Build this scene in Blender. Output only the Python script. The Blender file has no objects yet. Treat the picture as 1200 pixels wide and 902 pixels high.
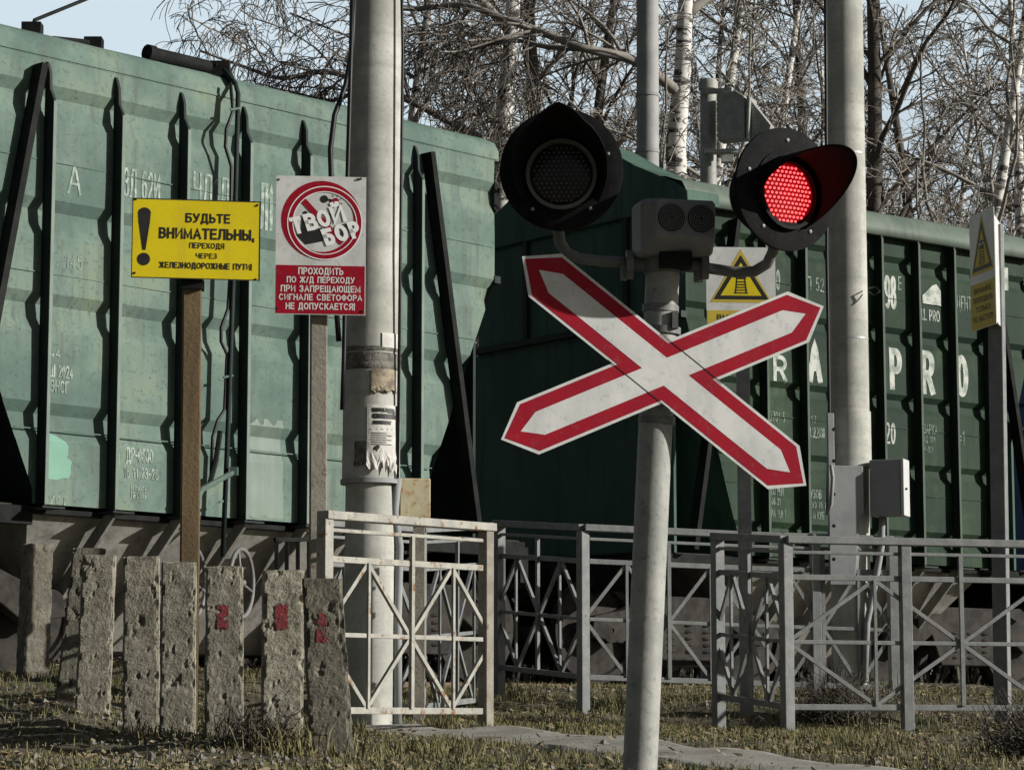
import bpy, math, random
import numpy as np
from mathutils import Vector, Matrix, noise

scene = bpy.context.scene
COL = scene.collection
rng = random.Random(7)
PI = math.pi
R = math.radians
F = 3000.0                       # focal length in photo pixels (1200 px wide)
PHI = math.atan(390 / F)         # camera tilt
EYE = 1.2

# ------------------------------------------------------------------ camera, sky, sun, exposure
cam = bpy.data.cameras.new("camera"); cam_ob = bpy.data.objects.new("camera", cam); COL.objects.link(cam_ob)
cam.sensor_width = 36; cam.sensor_fit = 'HORIZONTAL'; cam.lens = F / 1200 * 36
cam.clip_start = 0.1; cam.clip_end = 5000
cam_ob.location = (0, 0, EYE); cam_ob.rotation_euler = (PI / 2 + PHI, 0, 0)
scene.camera = cam_ob

SUN = Vector((1.0, -0.21, 0.39)).normalized()      # towards the sun
elev = math.asin(SUN.z); azim = math.atan2(SUN.x, SUN.y)
world = bpy.data.worlds.new("World"); scene.world = world; world.use_nodes = True
wn = world.node_tree; bg = wn.nodes["Background"]
sky = wn.nodes.new("ShaderNodeTexSky"); sky.sky_type = 'NISHITA'; sky.sun_disc = False
sky.sun_elevation = elev; sky.sun_rotation = azim
sky.air_density = 1.0; sky.dust_density = 2.2; sky.ozone_density = 1.0
hsv = wn.nodes.new("ShaderNodeHueSaturation"); hsv.inputs['Saturation'].default_value = 0.55
hsv.inputs['Value'].default_value = 0.62
wn.links.new(sky.outputs[0], hsv.inputs['Color'])
def wnode(t, **k):
    n = wn.nodes.new(t)
    for a, v in k.items(): setattr(n, a, v)
    return n
wtc = wnode("ShaderNodeTexCoord"); wsep = wnode("ShaderNodeSeparateXYZ"); wn.links.new(wtc.outputs['Generated'], wsep.inputs[0])
def wmap(src, a, b):
    r = wnode("ShaderNodeMapRange", interpolation_type='SMOOTHSTEP'); r.inputs[1].default_value = a; r.inputs[2].default_value = b; wn.links.new(src, r.inputs[0]); return r.outputs[0]
def wmul(a, b):
    r = wnode("ShaderNodeMath", operation='MULTIPLY'); wn.links.new(a, r.inputs[0])
    if isinstance(b, float): r.inputs[1].default_value = b
    else: wn.links.new(b, r.inputs[1])
    return r.outputs[0]
wno = wnode("ShaderNodeTexNoise"); wno.inputs['Scale'].default_value = 3.0; wno.inputs['Detail'].default_value = 6
wmp = wnode("ShaderNodeMapping"); wmp.inputs['Scale'].default_value = (1, 1, 4); wn.links.new(wtc.outputs['Generated'], wmp.inputs[0]); wn.links.new(wmp.outputs[0], wno.inputs['Vector'])
bank = wmul(wmul(wmap(wsep.outputs[1], .62, .90), wmap(wsep.outputs[2], .48, .34)), wmap(wno.outputs['Fac'], -.4, .55))   # added cloud bank, brightens the sky over the wood
wmix = wnode("ShaderNodeMix", data_type='RGBA'); wn.links.new(bank, wmix.inputs[0]); wn.links.new(hsv.outputs[0], wmix.inputs[6])
wmix.inputs[7].default_value = (10.6, 12.5, 13.8, 1)
wn.links.new(wmix.outputs[2], bg.inputs[0])
bg.inputs[1].default_value = 0.05
sl = bpy.data.lights.new("sun", 'SUN'); sl.energy = 4.6; sl.angle = R(0.5); sl.color = (1.0, 0.965, 0.90)
so = bpy.data.objects.new("sun", sl); COL.objects.link(so)
so.rotation_euler = SUN.to_track_quat('Z', 'Y').to_euler(); so.location = (20, -10, 20)
scene.view_settings.view_transform = 'Standard'; scene.view_settings.look = 'None'
scene.view_settings.exposure = 0.28; scene.view_settings.gamma = 1.0
scene.render.engine = 'CYCLES'
scene.cycles.use_denoising = True; scene.cycles.denoiser = 'OPENIMAGEDENOISE'; scene.cycles.denoising_input_passes = 'RGB_ALBEDO_NORMAL'
scene.cycles.max_bounces = 6; scene.cycles.diffuse_bounces = 3; scene.cycles.glossy_bounces = 3

# ------------------------------------------------------------------ projection helpers
CP, SP = math.cos(PHI), math.sin(PHI)
def ray(x, y):
    u = (x - 600) / F; v = (451 - y) / F
    return Vector((u, CP - v * SP, SP + v * CP))
def P(x, y, Y):
    r = ray(x, y); return r * (Y / r.y) + Vector((0, 0, EYE))
def px(Y):                        # metres per photo pixel at depth Y
    return Y / F
_r = ray(3420, 840); D = Vector((_r.x, _r.y, 0)).normalized(); NO = Vector((D.y, -D.x, 0))   # along the train, towards the camera
TA = P(50, 590, 17.7)
class Side:                       # vertical plane of a wagon side: A = near end point, d along the wagon
    def __init__(s, A, d): s.A = A; s.d = d; s.n = Vector((d.y, -d.x, 0))
    def TP(s, x, y, off=0.0):      # photo pixel on the plane -> (t along, z)
        r = ray(x, y); o = Vector((0, 0, EYE)); A = s.A + s.n * off
        k = (A - o).dot(s.n) / r.dot(s.n); p = o + r * k
        return (p - A).dot(s.d), p.z
    def centre(s, t): c = s.A - s.n * 1.55 + s.d * t; return Vector((c.x, c.y, 0))
S1 = Side(TA, D)
_r = ray(4475, 840); D2 = Vector((_r.x, _r.y, 0)).normalized(); S2 = Side(P(803, 400, 22.88), D2)      # the track bends between the two wagons
def TP(x, y, off=0.0): return S1.TP(x, y, off)

# ------------------------------------------------------------------ object helpers
WM = {}
def thing(name, label, cat, loc=(0, 0, 0), rotz=0.0, group=None):
    o = bpy.data.objects.new(name, None); COL.objects.link(o)
    o.empty_display_size = 0.1
    o.location = loc; o.rotation_euler = (0, 0, rotz)
    WM[o.name] = Matrix.Translation(Vector(loc)) @ Matrix.Rotation(rotz, 4, 'Z')
    tag(o, label, cat, group); return o
def tag(o, label=None, cat=None, group=None, kind=None):
    if label: o['label'] = label
    if cat: o['category'] = cat
    if group: o['group'] = group
    if kind: o['kind'] = kind
    return o

class MB:
    def __init__(s): s.v = []; s.f = []
    def add(s, vs, fs):
        b = len(s.v); s.v.extend([tuple(p) for p in vs]); s.f.extend([tuple(i + b for i in q) for q in fs]); return s
    def box(s, c, size, M=None):
        hx, hy, hz = size[0] / 2, size[1] / 2, size[2] / 2
        c = Vector(c); vs = []
        for x in (-hx, hx):
            for y in (-hy, hy):
                for z in (-hz, hz):
                    p = Vector((x, y, z))
                    vs.append(c + (M @ p if M else p))
        return s.add(vs, [(0, 1, 3, 2), (4, 6, 7, 5), (0, 4, 5, 1), (2, 3, 7, 6), (0, 2, 6, 4), (1, 5, 7, 3)])
    def beam(s, p0, p1, w, h, side=None):          # w across (side), h in the other direction
        p0, p1 = Vector(p0), Vector(p1); a = (p1 - p0).normalized()
        sd = Vector(side) if side is not None else (a.cross(Vector((0, 0, 1))) if abs(a.z) < .95 else Vector((1, 0, 0)))
        sd = (sd - a * sd.dot(a)).normalized(); up = a.cross(sd).normalized()
        vs = []
        for p in (p0, p1):
            for (i, j) in ((-1, -1), (1, -1), (1, 1), (-1, 1)):
                vs.append(p + sd * (i * w / 2) + up * (j * h / 2))
        return s.add(vs, [(0, 1, 2, 3)[::-1], (4, 5, 6, 7), (0, 1, 5, 4), (1, 2, 6, 5), (2, 3, 7, 6), (3, 0, 4, 7)])
    def tube(s, pts, r, n=8, cap=True):
        pts = [Vector(p) for p in pts]; k = len(pts)
        rs = [r] * k if not hasattr(r, '__len__') else r
        ref = None; vs = []; fs = []
        for i, p in enumerate(pts):
            a = (pts[min(i + 1, k - 1)] - pts[max(i - 1, 0)])
            a = a.normalized() if a.length > 1e-9 else Vector((0, 0, 1))
            if ref is None: ref = Vector((0, 0, 1)) if abs(a.z) < .9 else Vector((1, 0, 0))
            e = (ref - a * ref.dot(a)).normalized(); g = a.cross(e); ref = e
            for j in range(n):
                t = 2 * PI * j / n
                vs.append(p + (e * math.cos(t) + g * math.sin(t)) * rs[i])
        for i in range(k - 1):
            for j in range(n):
                j2 = (j + 1) % n
                fs.append((i * n + j, i * n + j2, (i + 1) * n + j2, (i + 1) * n + j))
        if cap:
            fs.append(tuple(range(n))[::-1]); fs.append(tuple((k - 1) * n + j for j in range(n)))
        return s.add(vs, fs)
    def lathe(s, prof, O, ax, n=32, cap0=False, cap1=False):      # prof: (radius, along)
        O = Vector(O); a = Vector(ax).normalized()
        e = (Vector((0, 0, 1)) if abs(a.z) < .9 else Vector((1, 0, 0))); e = (e - a * e.dot(a)).normalized(); g = a.cross(e)
        vs = []; fs = []
        for (r, h) in prof:
            for j in range(n):
                t = 2 * PI * j / n
                vs.append(O + a * h + (e * math.cos(t) + g * math.sin(t)) * r)
        for i in range(len(prof) - 1):
            for j in range(n):
                j2 = (j + 1) % n
                fs.append((i * n + j, i * n + j2, (i + 1) * n + j2, (i + 1) * n + j))
        if cap0: fs.append(tuple(range(n))[::-1])
        if cap1: fs.append(tuple((len(prof) - 1) * n + j for j in range(n)))
        return s.add(vs, fs)
    def plate(s, pts, fr, c0, c1):                 # polygon in a frame, thickness from c0 to c1 along the normal
        n = len(pts); vs = [fr.p(a, b, c0) for a, b in pts] + [fr.p(a, b, c1) for a, b in pts]
        fs = [tuple(range(n))[::-1], tuple(range(n, 2 * n))] + [(i, (i + 1) % n, n + (i + 1) % n, n + i) for i in range(n)]
        return s.add(vs, fs)
    def build(s, name, mat, parent=None, smooth=False, bevel=0.0, segs=2, angle=40):
        me = bpy.data.meshes.new(name)
        vs = s.v
        if parent is not None:
            M = WM[parent.name].inverted(); vs = [tuple(M @ Vector(p)) for p in s.v]
        me.from_pydata(vs, [], s.f); me.update()
        import bmesh
        bm = bmesh.new(); bm.from_mesh(me); bmesh.ops.recalc_face_normals(bm, faces=bm.faces)
        bm.to_mesh(me); bm.free()
        o = bpy.data.objects.new(name, me); COL.objects.link(o)
        if mat: me.materials.append(mat)
        if parent is not None:
            o.parent = parent; WM[o.name] = WM[parent.name]
        else: WM[o.name] = Matrix.Identity(4)
        if smooth:
            for p in me.polygons: p.use_smooth = True
            if smooth != 'all':
                try: me.set_sharp_from_angle(angle=R(angle))
                except Exception: pass
        if bevel:
            b = o.modifiers.new("bevel", 'BEVEL'); b.width = bevel; b.segments = segs; b.limit_method = 'ANGLE'; b.angle_limit = R(50)
        return o
    def local(s, parent):              # vertices given in the parent's own frame -> world
        M = WM[parent.name]; s.v = [tuple(M @ Vector(p)) for p in s.v]; return s

class Frame:
    def __init__(s, O, u=(1, 0, 0), w=(0, 0, 1)):
        s.O = Vector(O); s.u = Vector(u).normalized(); w = Vector(w); s.w = (w - s.u * w.dot(s.u)).normalized(); s.n = s.u.cross(s.w)
    def p(s, a, b, c=0.0): return s.O + s.u * a + s.w * b + s.n * c

def yaw_frame(O, deg):                 # plane whose normal is turned by deg to the camera's right
    a = R(deg); return Frame(O, (math.cos(a), math.sin(a), 0))

def arc(cx, cy, rx, ry, a0, a1, n=12): return [(cx + rx * math.cos(R(a0 + (a1 - a0) * i / n)), cy + ry * math.sin(R(a0 + (a1 - a0) * i / n))) for i in range(n + 1)]
def oval(cx=.5, cy=.5, rx=.5, ry=.5): return arc(cx, cy, rx, ry, 90, 450, 26)
_bowl = arc(.55, .73, .45, .27, 90, -90)
GL = {          # letter: (width, centre-line strokes on a unit box)
 'А': (.88, [[(0, 0), (.5, 1), (1, 0)], [(.18, .32), (.82, .32)]]),
 'Б': (.74, [[(.92, 1), (0, 1), (0, 0), (.55, 0)] + arc(.58, .29, .42, .29, -90, 90) + [(0, .58)]]),
 'В': (.74, [[(0, 0), (0, 1), (.5, 1)] + arc(.55, .76, .38, .24, 90, -90) + [(0, .52)], [(.45, .52)] + arc(.55, .26, .45, .26, 90, -90) + [(0, 0)]]),
 'Г': (.62, [[(0, 0), (0, 1), (1, 1)]]), 'Д': (.92, [[(0, -.2), (0, 0), (1, 0), (1, -.2)], [(.13, 0), (.22, .4), (.26, 1), (.86, 1), (.86, 0)]]),
 'Е': (.68, [[(1, 1), (0, 1), (0, 0), (1, 0)], [(0, .52), (.9, .52)]]), 'Ж': (1.15, [[(.5, 0), (.5, 1)], [(0, 1), (.42, .52), (0, 0)], [(1, 1), (.58, .52), (1, 0)]]),
 'З': (.70, [arc(.45, .76, .45, .24, 155, -90), arc(.45, .26, .52, .26, 90, -155)]), 'И': (.80, [[(0, 1), (0, 0), (1, 1), (1, 0)]]),
 'Й': (.80, [[(0, 1), (0, 0), (1, 1), (1, 0)], arc(.5, 1.3, .24, .13, 180, 360)]), 'К': (.76, [[(0, 0), (0, 1)], [(1, 1), (.34, .52), (1, 0)], [(0, .52), (.4, .52)]]),
 'Л': (.84, [[(0, 0), (.12, .06), (.22, .35), (.27, 1), (1, 1), (1, 0)]]), 'М': (.95, [[(0, 0), (0, 1), (.5, .1), (1, 1), (1, 0)]]), 'Н': (.78, [[(0, 0), (0, 1)], [(1, 0), (1, 1)], [(0, .52), (1, .52)]]),
 'О': (.92, [oval()]), 'П': (.78, [[(0, 0), (0, 1), (1, 1), (1, 0)]]), 'Р': (.72, [[(0, 0), (0, 1), (.5, 1)] + _bowl + [(0, .46)]]), 'С': (.86, [arc(.5, .5, .5, .5, 48, 312, 20)]),
 'Т': (.74, [[(0, 1), (1, 1)], [(.5, 1), (.5, 0)]]), 'У': (.80, [[(0, 1), (.55, .30)], [(1, 1), (.48, .16), (.34, .03), (.1, 0)]]), 'Ф': (1.0, [[(.5, -.04), (.5, 1.04)], oval(.5, .52, .5, .34)]),
 'Х': (.80, [[(0, 1), (1, 0)], [(1, 1), (0, 0)]]), 'Ц': (.84, [[(0, 1), (0, 0), (1, 0), (1, -.2)], [(.84, 0), (.84, 1)]]), 'Ч': (.74, [[(0, 1), (0, .62)] + arc(.3, .62, .3, .2, 180, 270) + [(1, .42)], [(1, 0), (1, 1)]]),
 'Ш': (1.08, [[(0, 1), (0, 0), (1, 0), (1, 1)], [(.5, 0), (.5, 1)]]), 'Щ': (1.14, [[(0, 1), (0, 0), (1.0, 0), (1.0, -.2)], [(.45, 0), (.45, 1)], [(.9, 0), (.9, 1)]]),
 'Ы': (1.0, [[(0, 1), (0, 0), (.35, 0)] + arc(.38, .28, .28, .28, -90, 90) + [(0, .56)], [(1, 0), (1, 1)]]), 'Ь': (.70, [[(0, 1), (0, 0), (.5, 0)] + arc(.56, .28, .44, .28, -90, 90) + [(0, .56)]]),
 'Э': (.82, [arc(.48, .5, .52, .5, 130, -130, 20), [(.35, .52), (1, .52)]]), 'Ю': (1.15, [[(0, 0), (0, 1)], [(0, .52), (.34, .52)], oval(.67, .5, .33, .5)]), 'Я': (.74, [[(1, 0), (1, 1), (.5, 1)] + arc(.45, .73, .45, .27, 90, 270) + [(1, .46)], [(.5, .46), (0, 0)]]),
 'R': (.76, [[(0, 0), (0, 1), (.5, 1)] + _bowl + [(0, .46)], [(.5, .46), (1, 0)]]), 'I': (.02, [[(.5, 0), (.5, 1)]]), 'L': (.62, [[(0, 1), (0, 0), (1, 0)]]),
 '0': (.62, [oval()]), '1': (.34, [[(0, .75), (1, 1), (1, 0)]]), '2': (.64, [arc(.5, .72, .48, .28, 165, -30) + [(0, 0), (1, 0)]]), '3': (.62, [arc(.45, .76, .45, .24, 155, -90), arc(.45, .26, .52, .26, 90, -155)]),
 '4': (.68, [[(.75, 0), (.75, 1), (0, .28), (1, .28)]]), '5': (.62, [[(.9, 1), (.12, 1), (.06, .55)] + arc(.48, .32, .5, .32, 120, -150)]), '6': (.64, [arc(.55, .62, .5, .38, 60, 180) + [(.02, .3)], oval(.5, .3, .48, .3)]),
 '7': (.62, [[(0, 1), (1, 1), (.35, 0)]]), '8': (.64, [oval(.5, .76, .42, .24), oval(.5, .26, .5, .26)]), '9': (.64, [arc(.45, .38, .5, .38, 240, 360) + [(.98, .7)], oval(.5, .7, .48, .3)]),
 '-': (.42, [[(0, .45), (1, .45)]]), '=': (.5, [[(0, .6), (1, .6)], [(0, .3), (1, .3)]]), '/': (.4, [[(0, 0), (1, 1)]]), '.': (.02, [[(.5, -.06), (.5, .08)]]), ',': (.04, [[(.5, .08), (.3, -.18)]]), ':': (.02, [[(.5, .1), (.5, .24)], [(.5, .56), (.5, .7)]]),
 '!': (.02, [[(.5, 1.06), (.5, .32)], [(.5, -.06), (.5, .10)]]), ' ': (.36, [])}
for a_, b_ in zip('APOEKMHCTXB', 'АРОЕКМНСТХВ'): GL[a_] = GL[b_]
def strokes(body, x0, x1, y0, y1, bold=.02, slant=0.0, rot=0.0, step=None):
    """-> list of (2D vertices, faces, layer): each pen stroke a mitred ribbon"""
    h = y1 - y0; th = h * (.125 + bold * 2.2); gap = .42
    tot = sum(GL[c][0] for c in body) + gap * (len(body) - 1)
    sx = (x1 - x0 - th) / tot if tot > .05 else 0; ox = x0 + th / 2; oy = y0 + th / 2; sy = h - th
    cx, cy = (x0 + x1) / 2, (y0 + y1) / 2; ca, sa = math.cos(rot), math.sin(rot); out = []
    if sx == 0: ox = cx
    tx = min(th, abs(sx) * .30 + th * .45) if sx else th
    for ch in body:
        w, st = GL[ch]
        for k, pl in enumerate(st):
            pts = [Vector((ox + px_ * w * sx, oy + py * sy)) for px_, py in pl]
            closed = (pts[0] - pts[-1]).length < 1e-6
            if step:
                q = [pts[0]]
                for a, b in zip(pts, pts[1:]):
                    m_ = max(1, int((b - a).length / step)); q += [a.lerp(b, i / m_) for i in range(1, m_ + 1)]
                pts = q
            if not closed:                     # square caps
                d0 = (pts[0] - pts[1]).normalized(); d1 = (pts[-1] - pts[-2]).normalized(); pts[0] = pts[0] + d0 * th * .5; pts[-1] = pts[-1] + d1 * th * .5
            vs = []; n = len(pts)
            for i, p in enumerate(pts):
                a = (pts[i] - pts[i - 1]) if i else ((pts[0] - pts[-2]) if closed else pts[1] - pts[0])
                b = (pts[i + 1] - pts[i]) if i < n - 1 else ((pts[1] - pts[0]) if closed else a)
                a = a.normalized(); b = b.normalized(); na = Vector((-a.y, a.x)); nb = Vector((-b.y, b.x)); m_ = na + nb
                m_ = m_.normalized() if m_.length > .2 else na
                kk = min(1.6, 1 / max(.3, m_.dot(na)))
                for sg in (1, -1):
                    v = p + Vector((m_.x * tx, m_.y * th)) * (.5 * sg * kk)
                    u_, w_ = v.x - cx + slant * (v.y - cy), v.y - cy
                    vs.append((cx + u_ * ca - w_ * sa, cy + u_ * sa + w_ * ca))
            out.append((vs, [(2 * i, 2 * i + 1, 2 * i + 3, 2 * i + 2) for i in range(n - 1)], k))
        ox += (w + gap) * sx
    return out
def write(mb, fr, body, x0, x1, y0, y1, c, bold=0.02, slant=0.0, rot=0.0, off=None):
    for vs, fs, k in strokes(body, x0, x1, y0, y1, bold, slant, rot, .05 if off else None):
        mb.add([fr.p(a, b, (off(a, b) if off else c) + k * .0003) for a, b in vs], fs)

def ngon(cx, cy, r, n=40, a0=0.0, a1=2 * PI):
    return [(cx + r * math.cos(a0 + (a1 - a0) * i / n), cy + r * math.sin(a0 + (a1 - a0) * i / n)) for i in range(n)]
def ring(mb, fr, cx, cy, r0, r1, c, n=48, a0=0.0, a1=2 * PI):
    vs = []; fs = []
    for i in range(n + 1):
        t = a0 + (a1 - a0) * i / n
        vs += [fr.p(cx + r0 * math.cos(t), cy + r0 * math.sin(t), c), fr.p(cx + r1 * math.cos(t), cy + r1 * math.sin(t), c)]
        if i: fs.append((2 * i - 2, 2 * i - 1, 2 * i + 1, 2 * i))
    mb.add(vs, fs)
def flat(mb, fr, pts, c): mb.add([fr.p(a, b, c) for a, b in pts], [tuple(range(len(pts)))])

# ------------------------------------------------------------------ materials
def mat(name, c1, c2=None, scale=6.0, rough=0.6, metal=0.0, bump=0.0, bscale=None, rust=0.0, rustcol=(0.16, 0.06, 0.02),
        rust_scale=9.0, streak=0.0, streakcol=(0.05, 0.05, 0.045), speck=None, speck_amt=0.0, speck_scale=60, spec=0.4, contrast=(0.35, 0.65), zstretch=1.0, moss_dapple=None, bands=0.0):
    m = bpy.data.materials.new(name); m.use_nodes = True; nt = m.node_tree; N, Lk = nt.nodes, nt.links
    b = N["Principled BSDF"]; b.inputs['Roughness'].default_value = rough; b.inputs['Metallic'].default_value = metal
    b.inputs['Specular IOR Level'].default_value = spec
    tc = N.new("ShaderNodeTexCoord")
    def nz(sc, det=6, rg=.6, stretch=None):
        n = N.new("ShaderNodeTexNoise"); n.inputs['Scale'].default_value = sc; n.inputs['Detail'].default_value = det; n.inputs['Roughness'].default_value = rg
        if stretch:
            mp = N.new("ShaderNodeMapping"); mp.inputs['Scale'].default_value = stretch; Lk.new(tc.outputs['Object'], mp.inputs[0]); Lk.new(mp.outputs[0], n.inputs['Vector'])
        else: Lk.new(tc.outputs['Object'], n.inputs['Vector'])
        return n.outputs['Fac']
    def rmp(src, a, z):
        r = N.new("ShaderNodeMapRange"); r.inputs[1].default_value = a; r.inputs[2].default_value = z; r.clamp = True
        r.interpolation_type = 'SMOOTHSTEP'; Lk.new(src, r.inputs[0]); return r.outputs[0]
    def mx(f, A, B):
        x = N.new("ShaderNodeMix"); x.data_type = 'RGBA'
        if isinstance(f, float): x.inputs[0].default_value = f
        else: Lk.new(f, x.inputs[0])
        for k, c in ((6, A), (7, B)):
            if isinstance(c, tuple): x.inputs[k].default_value = (*c, 1)
            else: Lk.new(c, x.inputs[k])
        return x.outputs[2]
    def mul(a, k):
        x = N.new("ShaderNodeMath"); x.operation = 'MULTIPLY'; Lk.new(a, x.inputs[0])
        if isinstance(k, float): x.inputs[1].default_value = k
        else: Lk.new(k, x.inputs[1])
        return x.outputs[0]
    col = c1
    if c2: col = mx(rmp(nz(scale, 7, .62, (1, 1, zstretch) if zstretch != 1 else None), *contrast), c1, c2)
    if moss_dapple: col = mx(mul(rmp(nz(1.3, 6, .7), .50, .72), moss_dapple[1]), col, moss_dapple[0])
    if streak: col = mx(mul(rmp(nz(5.0, 5, .6, (2.2, 2.2, .16)), .46, .74), streak), col, streakcol)
    if bands: col = mx(mul(rmp(nz(3.0, 4, .6, (.15, .15, 3.5)), .48, .70), bands), col, streakcol)
    if speck: col = mx(mul(rmp(nz(speck_scale, 3, .7), .55, .68), speck_amt), col, speck)
    rm = None
    if rust:
        rm = rmp(nz(rust_scale, 8, .68), .72 - rust * .30, .80 - rust * .26); col = mx(rm, col, rustcol)
        rr = N.new("ShaderNodeMapRange"); rr.inputs[3].default_value = rough; rr.inputs[4].default_value = .9; Lk.new(rm, rr.inputs[0]); Lk.new(rr.outputs[0], b.inputs['Roughness'])
    if isinstance(col, tuple): b.inputs['Base Color'].default_value = (*col, 1)
    else: Lk.new(col, b.inputs['Base Color'])
    if bump:
        bp = N.new("ShaderNodeBump"); bp.inputs['Strength'].default_value = bump; bp.inputs['Distance'].default_value = .02
        Lk.new(nz(bscale or scale * 4, 8, .65), bp.inputs['Height']); Lk.new(bp.outputs[0], b.inputs['Normal'])
    return m

M = {}
M['wag_pale'] = mat('pale_green_paint', (0.080, 0.134, 0.112), (0.155, 0.218, 0.184), 1.3, .75, spec=.25, bump=.05, bscale=14, rust=.30, rustcol=(.10, .085, .06), rust_scale=14, streak=.85, streakcol=(.085, .112, .098), moss_dapple=((.17, .20, .095), .5), speck=(.06, .08, .07), speck_amt=.6, speck_scale=30)
M['wag_pale_rib'] = mat('rib_paint_shade', (0.012, 0.020, 0.019), (0.022, 0.033, 0.031), 3, .7, spec=.2, bump=.05, rust=.2, streak=.4)  # near-black copy, paints shade onto the rib faces
M['rib_edge_lit'] = mat('rib_edge_lit_paint', (0.12, 0.165, 0.14), (0.17, 0.22, 0.185), 3, .7)  # wall-coloured copy, paints the sunlit outer edge of the ribs
M['wag_green'] = mat('dark_green_paint', (0.010, 0.026, 0.016), (0.022, 0.046, 0.026), 1.1, .75, spec=.25, bump=.05, bscale=14, rust=.18, rustcol=(.05, .05, .03), rust_scale=12, streak=.8, streakcol=(.010, .022, .014), moss_dapple=((.042, .078, .038), .9))  # lighter blotches paint in dappled sun, the dark base takes in shade
M['end_green'] = mat('end_green_lightened', (0.045, 0.095, 0.072), (0.065, 0.125, 0.095), 1.4, .8, rust=.15, streak=.7, streakcol=(.025, .05, .04))  # lightened copy of the body green, offsets the deep shade on the end
M['wag_green_rib'] = mat('green_rib_paint_shade', (0.008, 0.018, 0.011), (0.013, 0.028, 0.017), 3, .7, bump=.05, rust=.2, streak=.4)  # darker copy of the green, puts shade into the ribs
M['wag_green_edge'] = mat('green_rib_edge_lit_paint', (0.035, 0.06, 0.042), (0.055, 0.085, 0.06), 3, .7)  # lighter copy of the green, sunlight painted onto the rib edges
M['wag_green_roof'] = mat('weathered_roof_paint', (0.085, 0.12, 0.095), (0.13, 0.165, 0.135), 2, .7, bump=.05, rust=.2, streak=.4)
M['wag_blue'] = mat('navy_blue_paint', (0.028, 0.055, 0.16), (0.04, 0.07, 0.20), 2, .5, bump=.1, rust=.12)
M['under'] = mat('dusty_chute_steel', (0.21, 0.205, 0.185), (0.32, 0.31, 0.28), 3, .85, bump=.3, rust=.2, rustcol=(.07, .055, .04), streak=.5)
M['bogie'] = mat('dusty_bogie_steel', (0.009, 0.008, 0.007), (0.034, 0.029, 0.023), 7, .85, bump=.3, rust=.3, rustcol=(.06, .035, .02))
M['black'] = mat('dark_steel', (0.010, 0.011, 0.011), (0.020, 0.021, 0.020), 6, .8, spec=.12)
M['rail_steel'] = mat('rail_steel', (0.09, 0.055, 0.035), (0.15, 0.10, 0.07), 8, .7, bump=.2)
M['tread'] = mat('worn_tread', (0.4, 0.4, 0.4), None, rough=.3, metal=.9)
M['stencil'] = mat('white_stencil', (0.46, 0.48, 0.44), (0.20, 0.25, 0.21), 9, .8, contrast=(.42, .64))
M['stencil_faded'] = mat('faded_stencil', (0.25, 0.30, 0.26), (0.09, 0.125, 0.10), 16, .9, contrast=(.38, .62))
M['chalk'] = mat('chalk', (0.38, 0.43, 0.39), (0.17, 0.23, 0.195), 22, .95, contrast=(.35, .6))
M['mint'] = mat('fresh_mint_paint', (0.12, 0.28, 0.205), (0.15, 0.33, 0.245), 5, .6)
M['patch'] = mat('grey_repaint', (0.115, 0.16, 0.135), (0.15, 0.20, 0.165), 3, .6, streak=.6, streakcol=(.2, .25, .22))
M['pole'] = mat('concrete_pole', (0.33, 0.335, 0.30), (0.50, 0.50, 0.455), 3.5, .9, bump=.06, bscale=40, speck=(.2, .2, .18), speck_amt=.4, speck_scale=55, streak=.45, streakcol=(.22, .225, .205), bands=.35)
M['sleeve'] = mat('grey_sleeve_steel', (0.22, 0.23, 0.24), (0.29, 0.30, 0.30), 4, .7, bump=.08, rust=.1)
M['galv'] = mat('galvanised_pipe', (0.26, 0.27, 0.25), (0.36, 0.36, 0.33), 9, .6, bump=.1, rust=.22, rustcol=(.09, .08, .07), rust_scale=16, speck=(.10, .10, .10), speck_amt=.45, speck_scale=50)
M['mast'] = mat('mast_steel', (0.26, 0.27, 0.265), (0.33, 0.33, 0.32), 4, .7, bump=.1)
for nm_, k_ in (('rough', 1.0), ('rough_shade', .62), ('rough_pale', 1.28)):  # the darkest copy paints shade onto three of the stubs
    M[nm_] = mat(nm_ + '_concrete', (0.165 * k_, 0.153 * k_, 0.118 * k_), (0.34 * k_, 0.322 * k_, 0.255 * k_), 17, .95, bump=.55, bscale=95, speck=(.055, .052, .044), speck_amt=.75, speck_scale=95, contrast=(.30, .70), moss_dapple=((.30 * k_, .29 * k_, .24 * k_), .7), streak=.4, streakcol=(.12, .112, .088))
M['red_faded'] = mat('faded_red_paint', (0.23, 0.025, 0.03), (0.12, 0.03, 0.03), 30, .7, bump=.5, bscale=60)
M['fence'] = mat('chipped_grey_white_paint', (0.36, 0.352, 0.305), (0.27, 0.268, 0.24), 12, .65, bump=.15, rust=.58, rustcol=(.19, .10, .045), rust_scale=17)
M['fence_grey'] = mat('chipped_grey_paint', (0.155, 0.165, 0.165), (0.215, 0.22, 0.215), 12, .65, bump=.15, rust=.30, rustcol=(.10, .07, .045), rust_scale=24)
M['rust_post'] = mat('rusty_brown_steel', (0.10, 0.068, 0.034), (0.165, 0.118, 0.06), 14, .85, bump=.3, zstretch=.12, rust=.25, rustcol=(.06, .03, .015), rust_scale=18)
M['grey_rust_post'] = mat('rust_pitted_grey_steel', (0.20, 0.18, 0.15), (0.27, 0.25, 0.21), 14, .85, bump=.3, rust=.42, rustcol=(.14, .08, .04), rust_scale=20)
M['rust_box'] = mat('rusty_cream_box', (0.42, 0.38, 0.25), (0.34, 0.29, 0.19), 8, .8, bump=.2, rust=.55, rustcol=(.30, .15, .03), rust_scale=16)
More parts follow.
